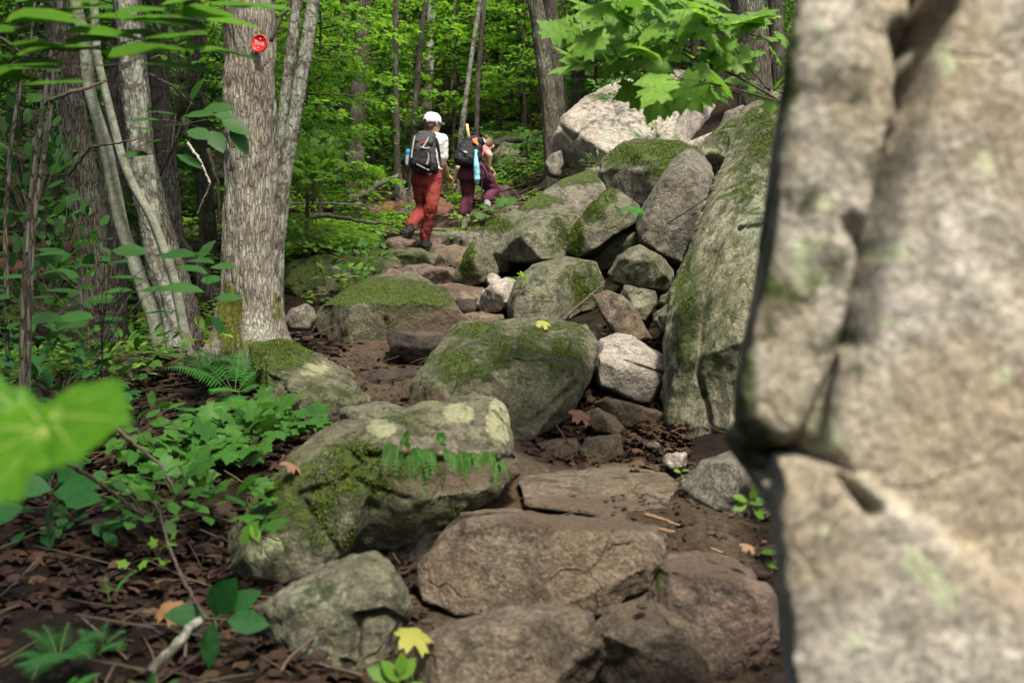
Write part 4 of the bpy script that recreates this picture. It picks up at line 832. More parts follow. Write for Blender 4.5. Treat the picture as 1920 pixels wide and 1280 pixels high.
def fern(label, base, tips, group=None, mat='fern', plen=.28, npin=22, sag=.14, seed=0, name='fern', nrm=(0, -.4, 1), var=.5, taper='fern'):
    rng = np.random.default_rng(seed); b = P(*base); root = empty(name, b, label, 'fern', group)
    for tp in tips:
        mb = MB(); sm = MB(); frond(mb, sm, rng, b, P(*tp), sag, npin, plen, nrm, np.clip(var+rng.normal(0, .1), 0, 1), taper)
        fo = link('frond', mb.mesh('frond'), LM[mat], root)
        s = bpy.data.objects.new('midrib', sm.mesh('midrib')); s.data.materials.append(STEM); C.objects.link(s); s.data.transform(Matrix.Translation(-b)); s.parent = fo
    return root
fern('fern spreading to the left beneath the roots of the marked trunk', (440,742,5.2), [(306,690,5.0),(322,664,5.3),(365,655,5.5),(395,740,4.9),(498,690,5.3),(502,722,5.2),(420,778,4.9),(452,655,5.5)], seed=1, plen=.30, npin=20)
fern('small green fern growing out of the rock pile beneath the mossy cap', (1212,398,7.9), [(1158,402,7.7),(1170,388,7.9),(1188,412,7.6),(1214,384,8)], seed=2, plen=.34, npin=14, var=.9)
fern('pale fern at the foot of the great pale boulder', (1218,278,10.9), [(1165,242,10.6),(1190,236,10.8),(1240,250,10.7),(1165,275,10.5)], seed=3, var=.9)
fern('dark fern clump at the lower left corner', (110,1240,2.35), [(40,1180,2.3),(80,1170,2.4),(130,1165,2.4),(200,1190,2.3),(20,1235,2.25),(170,1235,2.2),(60,1275,2.1)], seed=4, plen=.3, npin=18, mat='broad', var=.6)
fern('little fern beside the dark clump, a bit to the right', (190,1220,2.5), [(150,1180,2.4),(205,1160,2.5),(235,1185,2.45),(232,1220,2.4)], seed=5, plen=.3, npin=16, mat='broad', var=.8)
fern('single upright fern sprig on the dark soil', (205,1130,2.8), [(255,1072,2.75),(196,1082,2.8)], seed=6, plen=.28, npin=12)
fern('fern tip at the bottom edge left of the lichened stick', (110,1330,2.0), [(190,1262,2.0),(140,1270,1.95)], seed=7, npin=16)
fern('fern tuft at the bottom edge below the lichened stick', (285,1320,2.1), [(240,1275,2.1),(290,1255,2.1),(335,1278,2.05)], seed=8, npin=14, mat='broad', var=.8)
for i, (lb, b, tips) in enumerate([
  ('leftmost pair of rock ferns hanging on the long mossy boulder', (742,868,3.12), [(738,930,3.08),(762,932,3.08)]),
  ('rock fern drooping in a hook left of the middle of the boulder', (800,868,3.16), [(798,915,3.1),(812,925,3.1)]),
  ('rock fern with one upright frond on top of the boulder fringe', (884,862,3.24), [(884,836,3.2),(868,898,3.14)]),
  ('rock fern with two hanging fronds near the boulder middle', (838,866,3.2), [(836,912,3.12),(852,900,3.14)]),
  ('dense rock fern right of the boulder middle', (872,870,3.2), [(880,925,3.12),(860,918,3.12),(896,900,3.15)]),
  ('broad bright rock fern at the right end of the fringe', (925,872,3.24), [(948,905,3.16),(930,918,3.14)]),
  ('small rock fern at the very right end of the boulder', (952,868,3.3), [(966,892,3.25),(950,884,3.25)]),
  ('short rock fern between the hook and the left pair', (768,864,3.14), [(782,900,3.1),(768,912,3.1)]),
  ('rock fern whose frond lies along the red needles', (905,868,3.22), [(915,916,3.12),(892,880,3.16)])]):
    rg = random.Random(300+i); x0 = 745+i*24+rg.uniform(-6, 6)
    b = (x0, rg.uniform(850, 872), 3.27-.0002*(x0-740)+.0008*(x0-740)*.3); tips = [(x0+rg.uniform(-26, 26), b[1]+rg.uniform(18, 58)*(1 if rg.random() > .15 else -.5), 3.1+.00045*(x0-740)) for _ in range(3 if i % 3 else 2)]
    fern(lb, b, tips, 'rock ferns along the long mossy boulder', plen=.16, npin=9, sag=.35, mat='mid', taper='poly', seed=20+i, name='rock_fern', nrm=((-1)**i*.5, -1, .45), var=.1+.08*(i % 4))

def leafy(label, base, leafspec, tmpl, mat, size, seed, name='leafy_plant', cat='plant', nrm=(0, -.55, 1), nj=.25, stems=True, hub=None, group=None, dj=.3, stem_mat=None, droop=.2, part='foliage', sr=.0016, axes=None):
    """leafspec: list of (px, py, d[, angle_deg in the picture plane]); every leaf starts there; stems run from the base through hub"""
    rng = np.random.default_rng(seed); b = P(*base); root = empty(name, b, label, cat, group)
    pos = np.array([list(P(l[0], l[1], l[2])) for l in leafspec]); n = len(pos)
    hubs = np.array(list(P(*hub))) if hub else np.array(b)+(pos.mean(0)-np.array(b))*.6
    if len(leafspec[0]) > 3:
        an = np.radians([l[3] for l in leafspec]); d = np.stack([np.cos(an), rng.normal(-.15, .2, n), np.sin(an)*.8], -1)
    else:
        d = pos-hubs; d /= np.linalg.norm(d, axis=1)[:, None]+1e-6; d = d*.8+rng.normal(0, dj, (n, 3)); d[:, 2] -= droop; d[:, 1] -= .2
    nr = np.array(nrm)+rng.normal(0, nj, (n, 3))
    mb = MB(); sz = np.array([l[4] if len(l) > 4 else 1 for l in leafspec])*size*rng.uniform(.88, 1.15, n)
    mb.leaves(tmpl, pos, d, nr, sz, np.clip(.5+rng.normal(0, .2, n), 0, 1))
    lf_ = link(part, mb.mesh(part), LM[mat], root)
    if tmpl is L_BROAD:
        vv = []; vf = []
        for a_, l_ in ((0, .95), (.62, .80), (-.62, .80), (1.35, .48), (-1.35, .48)):
            k0 = len(vv); ca, sa = math.cos(a_), math.sin(a_)
            for q in (0, .5, 1):
                x = ca*l_*q; y = sa*l_*q; z = -.18*((x-.28)**2+y*y)-.03*math.sin(11*abs(y))+.008; w_ = .013*(1.15-q); vv += [(x-sa*w_, y+ca*w_, z), (x+sa*w_, y-ca*w_, z)]
            vf += [(k0, k0+1, k0+3, k0+2), (k0+2, k0+3, k0+5, k0+4)]
        vm = MB(); vm.leaves(T(vv, vf), pos, d, nr, sz, .9); link('vein', vm.mesh('vein'), plain('pale_leaf_vein', (.22, .30, .06), .6, .1), lf_)
    if stems:
        sm = MB(); sm.tube(bez(b, (np.array(b)+hubs)/2+[.01, 0, .02], hubs, 8), np.linspace(sr*1.6, sr, 8), 6)
        ax = []
        for a_ in axes or []:
            pts = np.array([list(P(*q)) for q in a_]); t_ = np.linspace(0, 1, 14); k_ = np.linspace(0, 1, len(pts)); pl = np.stack([np.interp(t_, k_, pts[:, c]) for c in range(3)], -1)+rng.normal(0, .004, (14, 3))
            sm.tube(pl, np.linspace(sr, sr*.4, 14), 6); ax.append(pl)
        ax = np.vstack(ax) if ax else None
        for i in range(n):
            if ax is not None:
                dd_ = np.linalg.norm(ax-pos[i], axis=1); h = ax[dd_.argmin()]; sm.tube(bez(h, (h+pos[i])/2+[0, 0, .01], pos[i], 5), sr*.28, 4); continue
            h = hubs if i % 2 or n < 8 else hubs*.5+np.array(b)*.5
            m = (h+pos[i])/2+np.array([0, 0, .12])*np.linalg.norm(pos[i]-h); sm.tube(bez(h, m, pos[i], 6), sr*.6, 4)
        link('stem', sm.mesh('stem'), stem_mat or STEM, root)
    return root
def cloud(rng, n, x0, x1, y0, y1, d0, d1, shape=True):
    out = []
    while len(out) < n:
        u, v = rng.uniform(-1, 1, 2)
        if shape and u*u+v*v > 1: continue
        out.append(((x0+x1)/2+u*(x1-x0)/2, (y0+y1)/2+v*(y1-y0)/2, d1+(d0-d1)*(v+1)/2+rng.uniform(-.08, .08)))
    return out
r_ = np.random.default_rng(5)
leafy('maple seedling thicket in front of the rounded mossy boulder', (470,880,4.3), cloud(r_, 60, 350,520,765,850,4.0,4.6)+cloud(r_, 30, 430,590,745,810,4.3,4.8), L_MAPLE, 'seedling', .105, 1, 'maple_seedling', nj=.3)
leafy('scattered maple seedlings left of the thicket', (330,960,3.7), cloud(r_, 26, 240,420,840,930,3.5,4.1), L_MAPLE, 'seedling', .10, 2, 'maple_seedling', nj=.3)
leafy('small maple seedling close to the left end of the long mossy boulder', (470,1010,3.2), cloud(r_, 9, 440,520,900,985,3.05,3.3), L_MAPLE, 'seedling', .09, 3, 'maple_seedling', nj=.3)
leafy('broad-leaved sprig hanging beside the left end of the long mossy boulder', (490,1040,3.0), [(485,975,3,-120,1.2),(470,985,3,-60,.7)], L_OVAL, 'herb', .08, 33)
leafy('tiny bright seedlings on the dark soil', (300,1060,3.0), [(290,1025,3,100),(310,1020,3,10),(275,1055,3,200),(300,1055,3,20),(240,1060,3.1,150),(320,1010,3,60)], L_MAPS, 'herb', .04, 34, 'seedling')
leafy('large dark-veined shrub leaves at the left, over the soil bank', (95,1010,2.8), [(98,918,2.75,165,1.1),(100,925,2.7,20,1.2),(95,945,2.7,-100,1.15),(110,905,2.8,60,.9),(45,950,2.7,200,1.2),(92,900,2.8,100,.8),(118,935,2.65,5,1.),(15,880,2.8,150,.8)], L_OVAL, 'broad', .115, 4, 'shrub', 'shrub', nrm=(0, -.9, .8), hub=(96,925,2.78), stem_mat=TWIG)
leafy('low plant with five oval leaves beside the lichened stick', (405,1230,2.45), [(395,1158,2.45,165,1.),(398,1150,2.5,60,1.15),(402,1165,2.4,-95,1.1),(425,1162,2.45,-5,.9),(420,1150,2.5,40,.9),(385,1165,2.45,200,.7)], L_OVAL, 'broad', .105, 5, nrm=(0, -.8, .9), hub=(402,1160,2.46))
leafy('little sprig at the bottom edge by the pale green-grey boulder', (748,1330,2.2), [(748,1280,2.2,120),(748,1275,2.2,60),(740,1285,2.15,190),(758,1283,2.15,-10),(750,1265,2.2,85,.8),(735,1275,2.2,150),(765,1290,2.2,-40)], L_OVAL, 'herb', .062, 6, nrm=(0, -.7, 1))
leafy('small bright seedling in front of the rounded speckled boulder', (1420,1010,2.75), [(1402,940,2.7,150),(1405,943,2.7,15),(1408,935,2.7,70,.8),(1400,945,2.7,200),(1415,950,2.7,-60,.9)], L_OVAL, 'herb', .05, 7, 'seedling', nrm=(0, -.8, .8))
leafy('tiny sprout by the foot of the leaning slab', (1276,900,3.9), [(1276,884,3.9,160),(1278,882,3.9,10),(1280,888,3.9,-80)], L_OVAL, 'herb', .035, 8, 'seedling')
leafy('single green leaf growing beside the near boulder', (1440,1060,2.5), [(1425,1035,2.5,5),(1432,1052,2.5,-30,.8)], L_OVAL, 'herb', .05, 9, 'seedling')
leafy('glowing lime maple leaves on a twig close to the camera at the left', (-60,860,1.05), [(92,780,.98,2,1.0),(84,800,.97,-146,1.05),(40,772,1.0,168,.7)], L_BROAD, 'lime', .086, 10, 'maple_twig', 'branch', nrm=(0, -1, .9), nj=.06, hub=(30,790,1.0), stem_mat=TWIG)
# branch of broad leaves across the upper left
spec = []
for (x, y, a) in [(215,25,5),(150,30,175),(120,60,0),(60,60,180),(250,40,-5),(300,10,10),(390,8,0),(385,38,-8),(420,15,5),(275,80,5),(230,75,175),(150,85,190),(90,95,5),(20,40,0),(200,110,10),(130,120,180),(60,110,175),(255,120,-5),(180,65,0),(10,90,5),(100,25,5),(340,30,-3),(345,90,-6),(200,5,180),(30,5,10),(310,45,175),(5,130,0),(70,150,175),(360,35,185),(35,165,10)]:
    spec.append((x, y, 2.5+.5*((x*7+y*3) % 10)/10, a, 1.45))
leafy('low branch of broad flat leaves reaching in from the upper left', (-40,150,2.8), spec, L_OVAL, 'mid', .135, 11, 'beech_branch', 'branch', nrm=(0, -.22, 1), nj=.14, hub=(60,110,2.75), stem_mat=TWIG, sr=.003, axes=[[(-40,150,2.8),(95,105,2.75),(240,80,2.7),(400,20,2.75)],[(60,115,2.75),(150,60,2.7),(230,20,2.7)],[(-20,60,2.7),(60,50,2.7),(160,25,2.7)],[(60,115,2.75),(160,125,2.7),(260,118,2.7)],[(200,85,2.7),(300,85,2.7),(380,70,2.7)]])
spec = [(x, y, 4.4+.06*((x+y) % 7), a, 1.) for (x, y, a) in [(330,215,170),(345,218,10),(380,205,5),(400,215,-10),(430,238,-60),(300,225,185),(350,245,-20),(395,245,-60),(310,260,200),(330,290,-30),(280,290,180),(415,225,-30),(360,190,60),(290,245,170)]]
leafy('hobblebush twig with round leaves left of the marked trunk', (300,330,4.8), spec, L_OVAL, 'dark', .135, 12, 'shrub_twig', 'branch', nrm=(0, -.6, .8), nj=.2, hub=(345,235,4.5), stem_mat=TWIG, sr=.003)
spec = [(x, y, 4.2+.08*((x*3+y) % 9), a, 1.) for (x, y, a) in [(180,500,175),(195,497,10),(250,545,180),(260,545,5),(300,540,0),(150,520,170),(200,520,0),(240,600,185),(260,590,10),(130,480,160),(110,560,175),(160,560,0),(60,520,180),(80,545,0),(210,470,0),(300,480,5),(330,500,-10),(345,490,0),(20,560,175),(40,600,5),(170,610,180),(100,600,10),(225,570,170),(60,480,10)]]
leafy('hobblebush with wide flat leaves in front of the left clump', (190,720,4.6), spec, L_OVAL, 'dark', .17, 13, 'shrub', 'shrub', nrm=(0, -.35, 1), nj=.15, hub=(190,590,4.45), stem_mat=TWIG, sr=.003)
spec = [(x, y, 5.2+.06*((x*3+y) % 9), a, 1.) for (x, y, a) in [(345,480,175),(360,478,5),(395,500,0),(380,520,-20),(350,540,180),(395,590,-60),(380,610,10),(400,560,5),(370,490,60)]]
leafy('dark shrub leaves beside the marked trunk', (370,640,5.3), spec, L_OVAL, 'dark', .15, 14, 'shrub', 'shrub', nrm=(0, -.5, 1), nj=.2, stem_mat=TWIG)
# maple branch at the upper right
spec = []; rr = np.random.default_rng(8)
for (x0, y0, x1, y1, n) in [(1250,95,1060,60,28),(1330,120,1150,20,20),(1380,60,1220,20,22),(1240,110,1090,110,15),(1460,30,1330,40,18),(1440,90,1330,95,11),(1330,5,1180,0,16),(1240,40,1100,15,16)]:
    for i in range(n):
        u = (i+.5)/n; spec.append((x0+(x1-x0)*u+rr.normal(0, 12), y0+(y1-y0)*u+rr.normal(0, 14), 3.9+rr.uniform(-.35, .5), rr.uniform(120, 250) if rr.random() < .75 else rr.uniform(-70, 40), rr.uniform(.8, 1.1)))
leafy('leafy maple branch hanging over the great pale boulder', (1500,215,3.9), spec, L_MAPLE, 'maple', .125, 15, 'maple_branch', 'branch', nrm=(.1, -.55, 1), nj=.3, hub=(1330,120,3.95), stem_mat=TWIG, sr=.004, axes=[[(1330,120,3.95),(1250,95,3.9),(1060,60,3.9)],[(1330,120,3.95),(1230,60,3.95),(1100,12,3.9)],[(1340,125,3.95),(1240,118,3.85),(1090,112,3.85)],[(1400,150,3.95),(1380,70,4),(1220,14,4)],[(1440,170,3.95),(1450,80,4),(1340,40,4)],[(1440,170,3.95),(1380,95,3.9),(1330,92,3.9)]])
spec = [(x, y, 3.5+.05*i, a, 1.) for i, (x, y, a) in enumerate([(1250,150,230),(1260,150,180),(1275,150,-60),(1290,160,-20),(1240,165,250),(1255,140,150),(1310,150,-10),(1215,165,200),(1265,165,-100),(1230,150,170),(1300,140,30),(1320,165,-40)])]
leafy('lower cluster of lit maple leaves in front of the great pale boulder', (1500,205,3.7), spec, L_MAPLE, 'maple', .13, 16, 'maple_twig', 'branch', nrm=(0, -.8, .8), nj=.25, hub=(1270,145,3.6), stem_mat=TWIG, sr=.003)
leafy('thin twig with small bright leaves beside the near boulder top', (1490,190,4.4), [(1400,152,4.4,170),(1405,156,4.4,-60),(1430,170,4.4,10),(1420,168,4.4,200),(1450,165,4.4,60),(1440,180,4.4,-80)], L_MAPLE, 'maple', .09, 17, 'maple_twig', 'branch', hub=(1430,165,4.4), stem_mat=TWIG)
# plants around the ledge and the trail
for i, (lb, base, box, n, mt, sz, tm) in enumerate([
  ('seedlings with pale ribs standing on the moss ledge', (690,515,8.3), (625,740,458,510,8.0,8.8), 46, 'mid', .085, L_OVAL),
  ('bright round-leaved sprig in front of the moss ledge', (640,560,7.9), (585,680,498,530,7.7,8.0), 14, 'herb', .075, L_OVAL),
  ('light green seedling bush by the second hiker', (860,480,12.2), (835,895,400,455,12,12.8), 40, 'herb', .08, L_OVAL),
  ('maple seedlings at the boots of the second hiker', (940,420,12.6), (895,1010,375,412,12.2,13), 36, 'mid', .12, L_MAPLE),
  ('seedling drooping over the step below the second hiker', (880,450,12.4), (885,915,440,470,12.1,12.4), 8, 'mid', .11, L_MAPLE),
  ('small sprig in the notch of the rock pile', (975,545,7.1), (960,985,515,532,7,7.1), 10, 'herb', .05, L_OVAL),
  ('creeping greenery below the great pale boulder', (1120,320,11.2), (1090,1160,285,322,10.9,11.3), 60, 'herb', .05, L_OVAL),
  ('creeping plant climbing the face of the great pale boulder', (1230,285,10.8), (1205,1275,195,275,10.4,10.6), 70, 'herb', .055, L_OVAL),
  ('vines on the top left edge of the great pale boulder', (1160,200,11.8), (1100,1240,140,190,11.6,12.2), 90, 'mid', .07, L_OVAL),
  ('leafy young tree with drooping light leaves behind the ledge', (585,420,9.6), (540,640,250,345,9.2,10), 120, 'maple', .10, L_MAPLE),
  ('fern-like seedlings on the bank right of the marked trunk', (560,470,9.5), (520,640,405,470,9.2,10.2), 120, 'herb', .07, L_OVAL)]):
    rr = np.random.default_rng(60+i)
    leafy(lb, base, cloud(rr, n, *box), tm, mt, sz, 60+i, 'seedling' if 'seedling' in lb else 'leafy_plant', 'plant', nrm=(0, -.35, 1), nj=.25, droop=.15)

for i, (lb, base, box, n, mt, sz) in enumerate([
  ('dark leafy shrub at the left edge of the forest', (60,560,5.6), (-20,135,180,440,5.2,6.0), 90, 'dark', .10),
  ('dim shrub below it behind the two thin saplings', (70,700,5.4), (-20,170,450,640,5.0,5.6), 110, 'dark', .09),
  ('leaves hanging high between the left clump and the marked trunk', (330,300,7.2), (270,425,-10,130,6.8,7.6), 80, 'mid', .09),
  ('low dark leaves along the roots of the left clump', (220,730,5.5), (90,340,610,690,5.2,5.7), 90, 'mid', .075),
  ('dim undergrowth on the left bank above the large shrub leaves', (100,800,4.4), (-20,260,650,770,4.1,4.8), 120, 'broad', .075),
  ('green leaves before the base of the marked trunk', (395,650,5.4), (355,425,595,650,5.2,5.5), 9, 'maple', .085),
  ('leafy stems low on the left bank beneath the lime leaves', (120,1010,3.4), (0,240,900,1010,3.2,3.7), 40, 'broad', .07),
  ('mid green undergrowth left of the maple seedling thicket', (250,830,4.2), (130,360,740,850,3.9,4.6), 80, 'seedling', .08),
  ('shaded undergrowth above the large shrub leaves near the left edge', (60,900,3.6), (-40,160,790,900,3.3,4.0), 60, 'broad', .08),
  ('low green sprouts between the thicket and the large shrub leaves', (290,1010,3.4), (150,420,880,985,3.1,3.7), 46, 'seedling', .065),
  ('dark leaves in front of the leftmost trunk', (110,520,6.2), (60,200,380,520,5.9,6.4), 60, 'dark', .09)]):
    rr = np.random.default_rng(90+i); leafy(lb, base, cloud(rr, n, *box), L_OVAL, mt, sz, 90+i, 'leafy_shrub', 'shrub', nrm=(0, -.3, 1), nj=.3, droop=.15, stem_mat=TWIG)
# ---------------------------------------------------------------- ground cover, fallen leaves, twigs
ledge = bvh_of([rk('ledge boulder behind'), rk('hummock at the roots')])
def ground_at(x, y):
    z = gz(x, y)
    for i in range(len(x)):
        if -3.5 < x[i] < -.8 and 5.4 < y[i] < 12:
            h = ledge.ray_cast((x[i], y[i], 6), (0, 0, -1))
            if h[0] is not None: z[i] = max(z[i], h[0].z)
    return z
rng = np.random.default_rng(9)
def herb_patch(mb, n, px0, px1, d0, d1, tmpl, size, h=.14, clear=.7, nl=5):
    d = d0+(d1-d0)*rng.uniform(0, 1, n)**.8; px = rng.uniform(px0, px1, n); x = (px-960)/F*d
    k = path_dist(x, d) > clear; x, d = x[k], d[k]
    nz = np.array([noise.noise((a*.8, b*.8, 2)) for a, b in zip(x, d)]); k = nz > rng.uniform(-.35, .25, len(x)); x, d = x[k], d[k]
    z = ground_at(x, d); n = len(x)
    for j in range(nl):
        an = rng.uniform(0, 6.28, n); r = rng.uniform(.01, .06, n); hh = rng.uniform(.3, 1, n)*h
        pos = np.stack([x+r*np.cos(an), d+r*np.sin(an), z+hh], -1)
        dr = np.stack([np.cos(an), np.sin(an), rng.uniform(-.4, .2, n)], -1)
        mb.leaves(tmpl, pos, dr, np.array([0, -.15, 1])+rng.normal(0, .25, (n, 3)), size*rng.uniform(.6, 1.2, n), np.clip(.45+nz[k][:n]*.4+rng.normal(0, .2, n) if False else .5+rng.normal(0, .22, n), 0, 1))
mb = MB()
herb_patch(mb, 2200, 500, 770, 8.6, 14, L_OVAL, .075, .16, .75)
herb_patch(mb, 1000, 480, 700, 9, 13, L_PINNA, .16, .12, .75)
herb_patch(mb, 900, 850, 1030, 12.5, 20, L_DIAM, .09, .12, .7)
herb_patch(mb, 3200, 440, 1100, 14, 34, L_DIAM, .13, .25, .8)
herb_patch(mb, 1500, -60, 420, 5.5, 12, L_OVAL, .07, .14, .8)
herb_patch(mb, 2500, -60, 480, 10, 30, L_DIAM, .12, .25, .8)
herb_patch(mb, 900, 1050, 1500, 13, 26, L_DIAM, .11, .25, .1)
herb_patch(mb, 1500, -900, -60, 2.5, 12, L_OVAL, .07, .14, .8)
herb_patch(mb, 2600, 1450, 2700, 3.5, 16, L_OVAL, .08, .16, .8)
o = link('ground_cover', mb.mesh('ground_cover'), LM['herb']); tag(o, 'low green herbs covering the forest floor on both sides of the trail', 'ground cover', kind='stuff')
mb = MB()
def litter(n, px0, px1, d0, d1, size, tmpl, onpath=1., lift=.012, vmin=0.):
    d = d0+(d1-d0)*rng.uniform(0, 1, n)**.7; px = rng.uniform(px0, px1, n); x = (px-960)/F*d
    k = (path_dist(x, d) > .45) | (rng.uniform(0, 1, n) < onpath); x, d = x[k], d[k]; n = len(x)
    z = ground_at(x, d)+rng.uniform(.0, 1, n)*lift+.012; an = rng.uniform(0, 6.28, n)
    mb.leaves(tmpl, np.stack([x, d, z], -1), np.stack([np.cos(an), np.sin(an), rng.normal(0, .2, n)], -1), np.array([0, 0, 1.])+rng.normal(0, .33, (n, 3)), size*rng.uniform(.6, 1.2, n), vmin+(1-vmin)*rng.uniform(0, 1, n)**1.6)
litter(5200, -100, 900, 1.9, 6.5, .055, L_OVAL, .05)
litter(2200, -100, 900, 1.9, 6, .07, L_MAPLE2, .04)
litter(6000, -200, 1000, 6, 16, .08, L_DIAM, .1)
litter(6000, -200, 1500, 14, 30, .13, L_DIAM, .3)
litter(3500, -1000, -100, 1.9, 8, .06, L_OVAL)
litter(6000, 1400, 2900, 2.5, 14, .08, L_OVAL)
litter(500, 980, 1290, 4.3, 5.4, .07, L_MAPLE2, 1, .03)
litter(420, 1080, 1290, 4.15, 5.6, .055, L_MAPLE2, 1, .06, .75)
litter(1100, 1060, 1290, 4.15, 6.8, .05, L_OVAL, 1, .03)
litter(500, 1040, 1470, 2.3, 4.1, .028, L_OVAL, 1)
litter(350, 620, 860, 4.5, 6.2, .03, L_OVAL, 1)
litter(900, 760, 960, 5.8, 12, .035, L_DIAM, 1)
o = link('leaf_litter', mb.mesh('leaf_litter'), LM['dead']); tag(o, 'brown fallen leaves littering the soil', 'leaf litter', kind='stuff')
mb = MB()
def twigs(n, px0, px1, d0, d1, L, r):
    d = rng.uniform(d0, d1, n); px = rng.uniform(px0, px1, n); x = (px-960)/F*d; z = ground_at(x, d)
    for i in range(n):
        an = rng.uniform(0, 3.14); l = L*rng.uniform(.3, 1.); dx = math.cos(an)*l/2; dy = math.sin(an)*l/2
        a = np.array([x[i]-dx, d[i]-dy, 0]); b = np.array([x[i]+dx, d[i]+dy, 0]); z0 = gz1(a[0], a[1]) if l > .2 else z[i]; z1 = gz1(b[0], b[1]) if l > .2 else z[i]
        a[2] = max(z0, z[i]-.05)+.02+rng.uniform(0, .03); b[2] = max(z1, z[i]-.05)+.02+rng.uniform(0, .06)
        m = (a+b)/2+rng.normal(0, .06*l, 3); mb.tube(bez(a, m, b, 5), r*rng.uniform(.5, 1.2), 5, var=rng.uniform(0, 1))
twigs(100, -80, 640, 2.0, 5.5, .5, .003)
twigs(260, 620, 1450, 2.3, 6.5, .12, .0018)
twigs(120, -80, 700, 5.5, 14, 1.0, .008)
twigs(90, 500, 1050, 12, 24, 1.6, .012)
def stick_mat():
    t = NT('fallen_twig'); va = t.attr('var'); c = t.mix(va, (.022, .014, .009), (.10, .072, .046)); t.l(c, t.b.inputs['Base Color']); t.b.inputs['Roughness'].default_value = .9; return t.m
STICK = stick_mat()
o = link('twig_litter', mb.mesh('twig_litter'), STICK); tag(o, 'thin fallen twigs lying across soil and trail', 'twigs', kind='stuff')

# ---------------------------------------------------------------- single sticks, leaves, logs
def stick(label, pts, r0, r1, mat, name='stick', cat='stick', group=None, wob=.0, seg=10, seed=1):
    rng = np.random.default_rng(seed); p = np.array([list(P(*q)) for q in pts]); s = np.concatenate([[0], np.cumsum(np.linalg.norm(np.diff(p, axis=0), axis=1))])
    n = max(8, int(s[-1]/max(r0*1.5, .01))); n = min(n, 60); t = np.linspace(0, s[-1], n)
    q = np.stack([np.interp(t, s, p[:, i]) for i in range(3)], -1); q += rng.normal(0, 1, q.shape)*(wob or r0*.25)
    mb = MB(); mb.tube(q, np.linspace(r0, r1, n), seg, jit=.09, rng=rng)
    o = link(name, mb.mesh(name), mat, None, q[0]); return tag(o, label, cat, group)
ROT = plain('rotten_wood', (.13, .055, .03), .95, .2, 9, bump=.02, col2=(.045, .022, .014))
DEADW = BARK['ridged']
stick('lichen-crusted stick poking up in the lower left', [(282,1262,2.2),(330,1212,2.25),(352,1180,2.3),(388,1160,2.33)], .013, .010, BARK['lichened'])
stick('thin bare stem rising from the lichened stick to the seedlings', [(386,1160,2.35),(345,1090,2.6),(315,1020,2.9),(300,960,3.2),(282,925,3.4)], .005, .003, TWIG)
stick('dark twig slanting behind the lime maple leaves', [(95,850,2.3),(180,900,2.5),(270,968,2.7)], .006, .003, TWIG)
stick('brown twig slanting from the seedling thicket', [(215,800,3.6),(300,870,3.6),(330,920,3.5)], .008, .004, TWIG)
stick('bleached wood splinter beside the top of the lowest step', [(1208,964,3.35),(1240,972,3.33),(1272,984,3.3)], .007, .004, plain('wood_chip', (.18, .11, .055), .8, .1, 30), 'wood_splinter', 'wood splinter')
stick('short orange wood chip under the long splinter', [(1235,992,3.25),(1265,998,3.24)], .007, .006, bpy.data.materials['wood_chip'], 'wood_splinter', 'wood splinter')
stick('small orange wood chip near the near boulder', [(1332,1028,3.0),(1356,1036,3.0)], .006, .004, bpy.data.materials['wood_chip'], 'wood_splinter', 'wood splinter')
stick('pale straw-like splinter behind the dirt platform', [(1080,886,4.1),(1112,887,4.1)], .006, .005, bpy.data.materials['wood_chip'], 'wood_splinter', 'wood splinter')
stick('thin stick leaning in the leaf pile by the brown rocks', [(1043,797,4.6),(1065,828,4.5),(1088,860,4.4)], .004, .003, TWIG)
stick('dark root slanting through the rock pile', [(1020,625,6.5),(1065,590,6.7),(1105,555,6.8),(1135,528,7.0)], .014, .008, TWIG, 'root', 'root')
stick('bare twig arching over the slab hollow', [(1250,420,6.6),(1290,395,6.3),(1330,368,6.2),(1345,345,6.3)], .004, .003, TWIG)
stick('fallen log stretched behind the second hiker, upper one', [(925,275,20.5),(965,262,20.5),(1005,262,20.5),(1045,270,20.5)], .13, .10, DEADW, 'log', 'log')
stick('fallen log stretched behind the second hiker, lower one', [(930,262,21.5),(955,252,21.5),(990,250,21.5),(1035,258,21.5)], .09, .06, DEADW, 'log', 'log')
stick('pale branch lying under the fallen logs', [(905,335,18.5),(960,322,18.6),(1010,330,18.4)], .03, .02, DEADW, 'log', 'log')
stick('bare grey branch lying across the ferns left of the stump', [(530,382,13),(600,380,13),(680,384,13),(722,402,12.8)], .016, .009, BARK['smooth'])
stick('dark fallen branch below the bare grey one', [(555,412,12),(605,403,12),(650,410,12),(700,418,12),(740,420,12)], .035, .015, DEADW, 'log', 'log')
stick('old log leaning left of the stump', [(640,388,15.5),(700,352,16),(745,330,16.4)], .07, .05, DEADW, 'log', 'log')
stick('dark trunk fallen level behind the left clump', [(-40,292,8.8),(60,296,8.8),(130,305,8.6)], .055, .045, DEADW, 'log', 'log')
stick('rotten reddish log behind the left saplings, upper one', [(-60,455,8.0),(60,462,8.0),(140,470,7.9)], .07, .06, ROT, 'log', 'log')
stick('rotten reddish log behind the left saplings, lower one', [(-60,500,7.6),(60,510,7.6),(130,520,7.5)], .09, .06, ROT, 'log', 'log')
stick('dead trunk leaning behind the left clump', [(420,600,9),(370,500,9),(310,420,9)], .08, .06, DEADW, 'log', 'log')
stick('crooked dead twig left of the marked trunk', [(352,268,6.3),(375,300,6.2),(395,345,6.2),(370,400,6.3)], .009, .005, BARK['pale'])
stick('thin bowed twig crossing the left clump', [(128,330,5.4),(170,275,5.3),(220,268,5.3),(256,262,5.3)], .008, .004, TWIG)
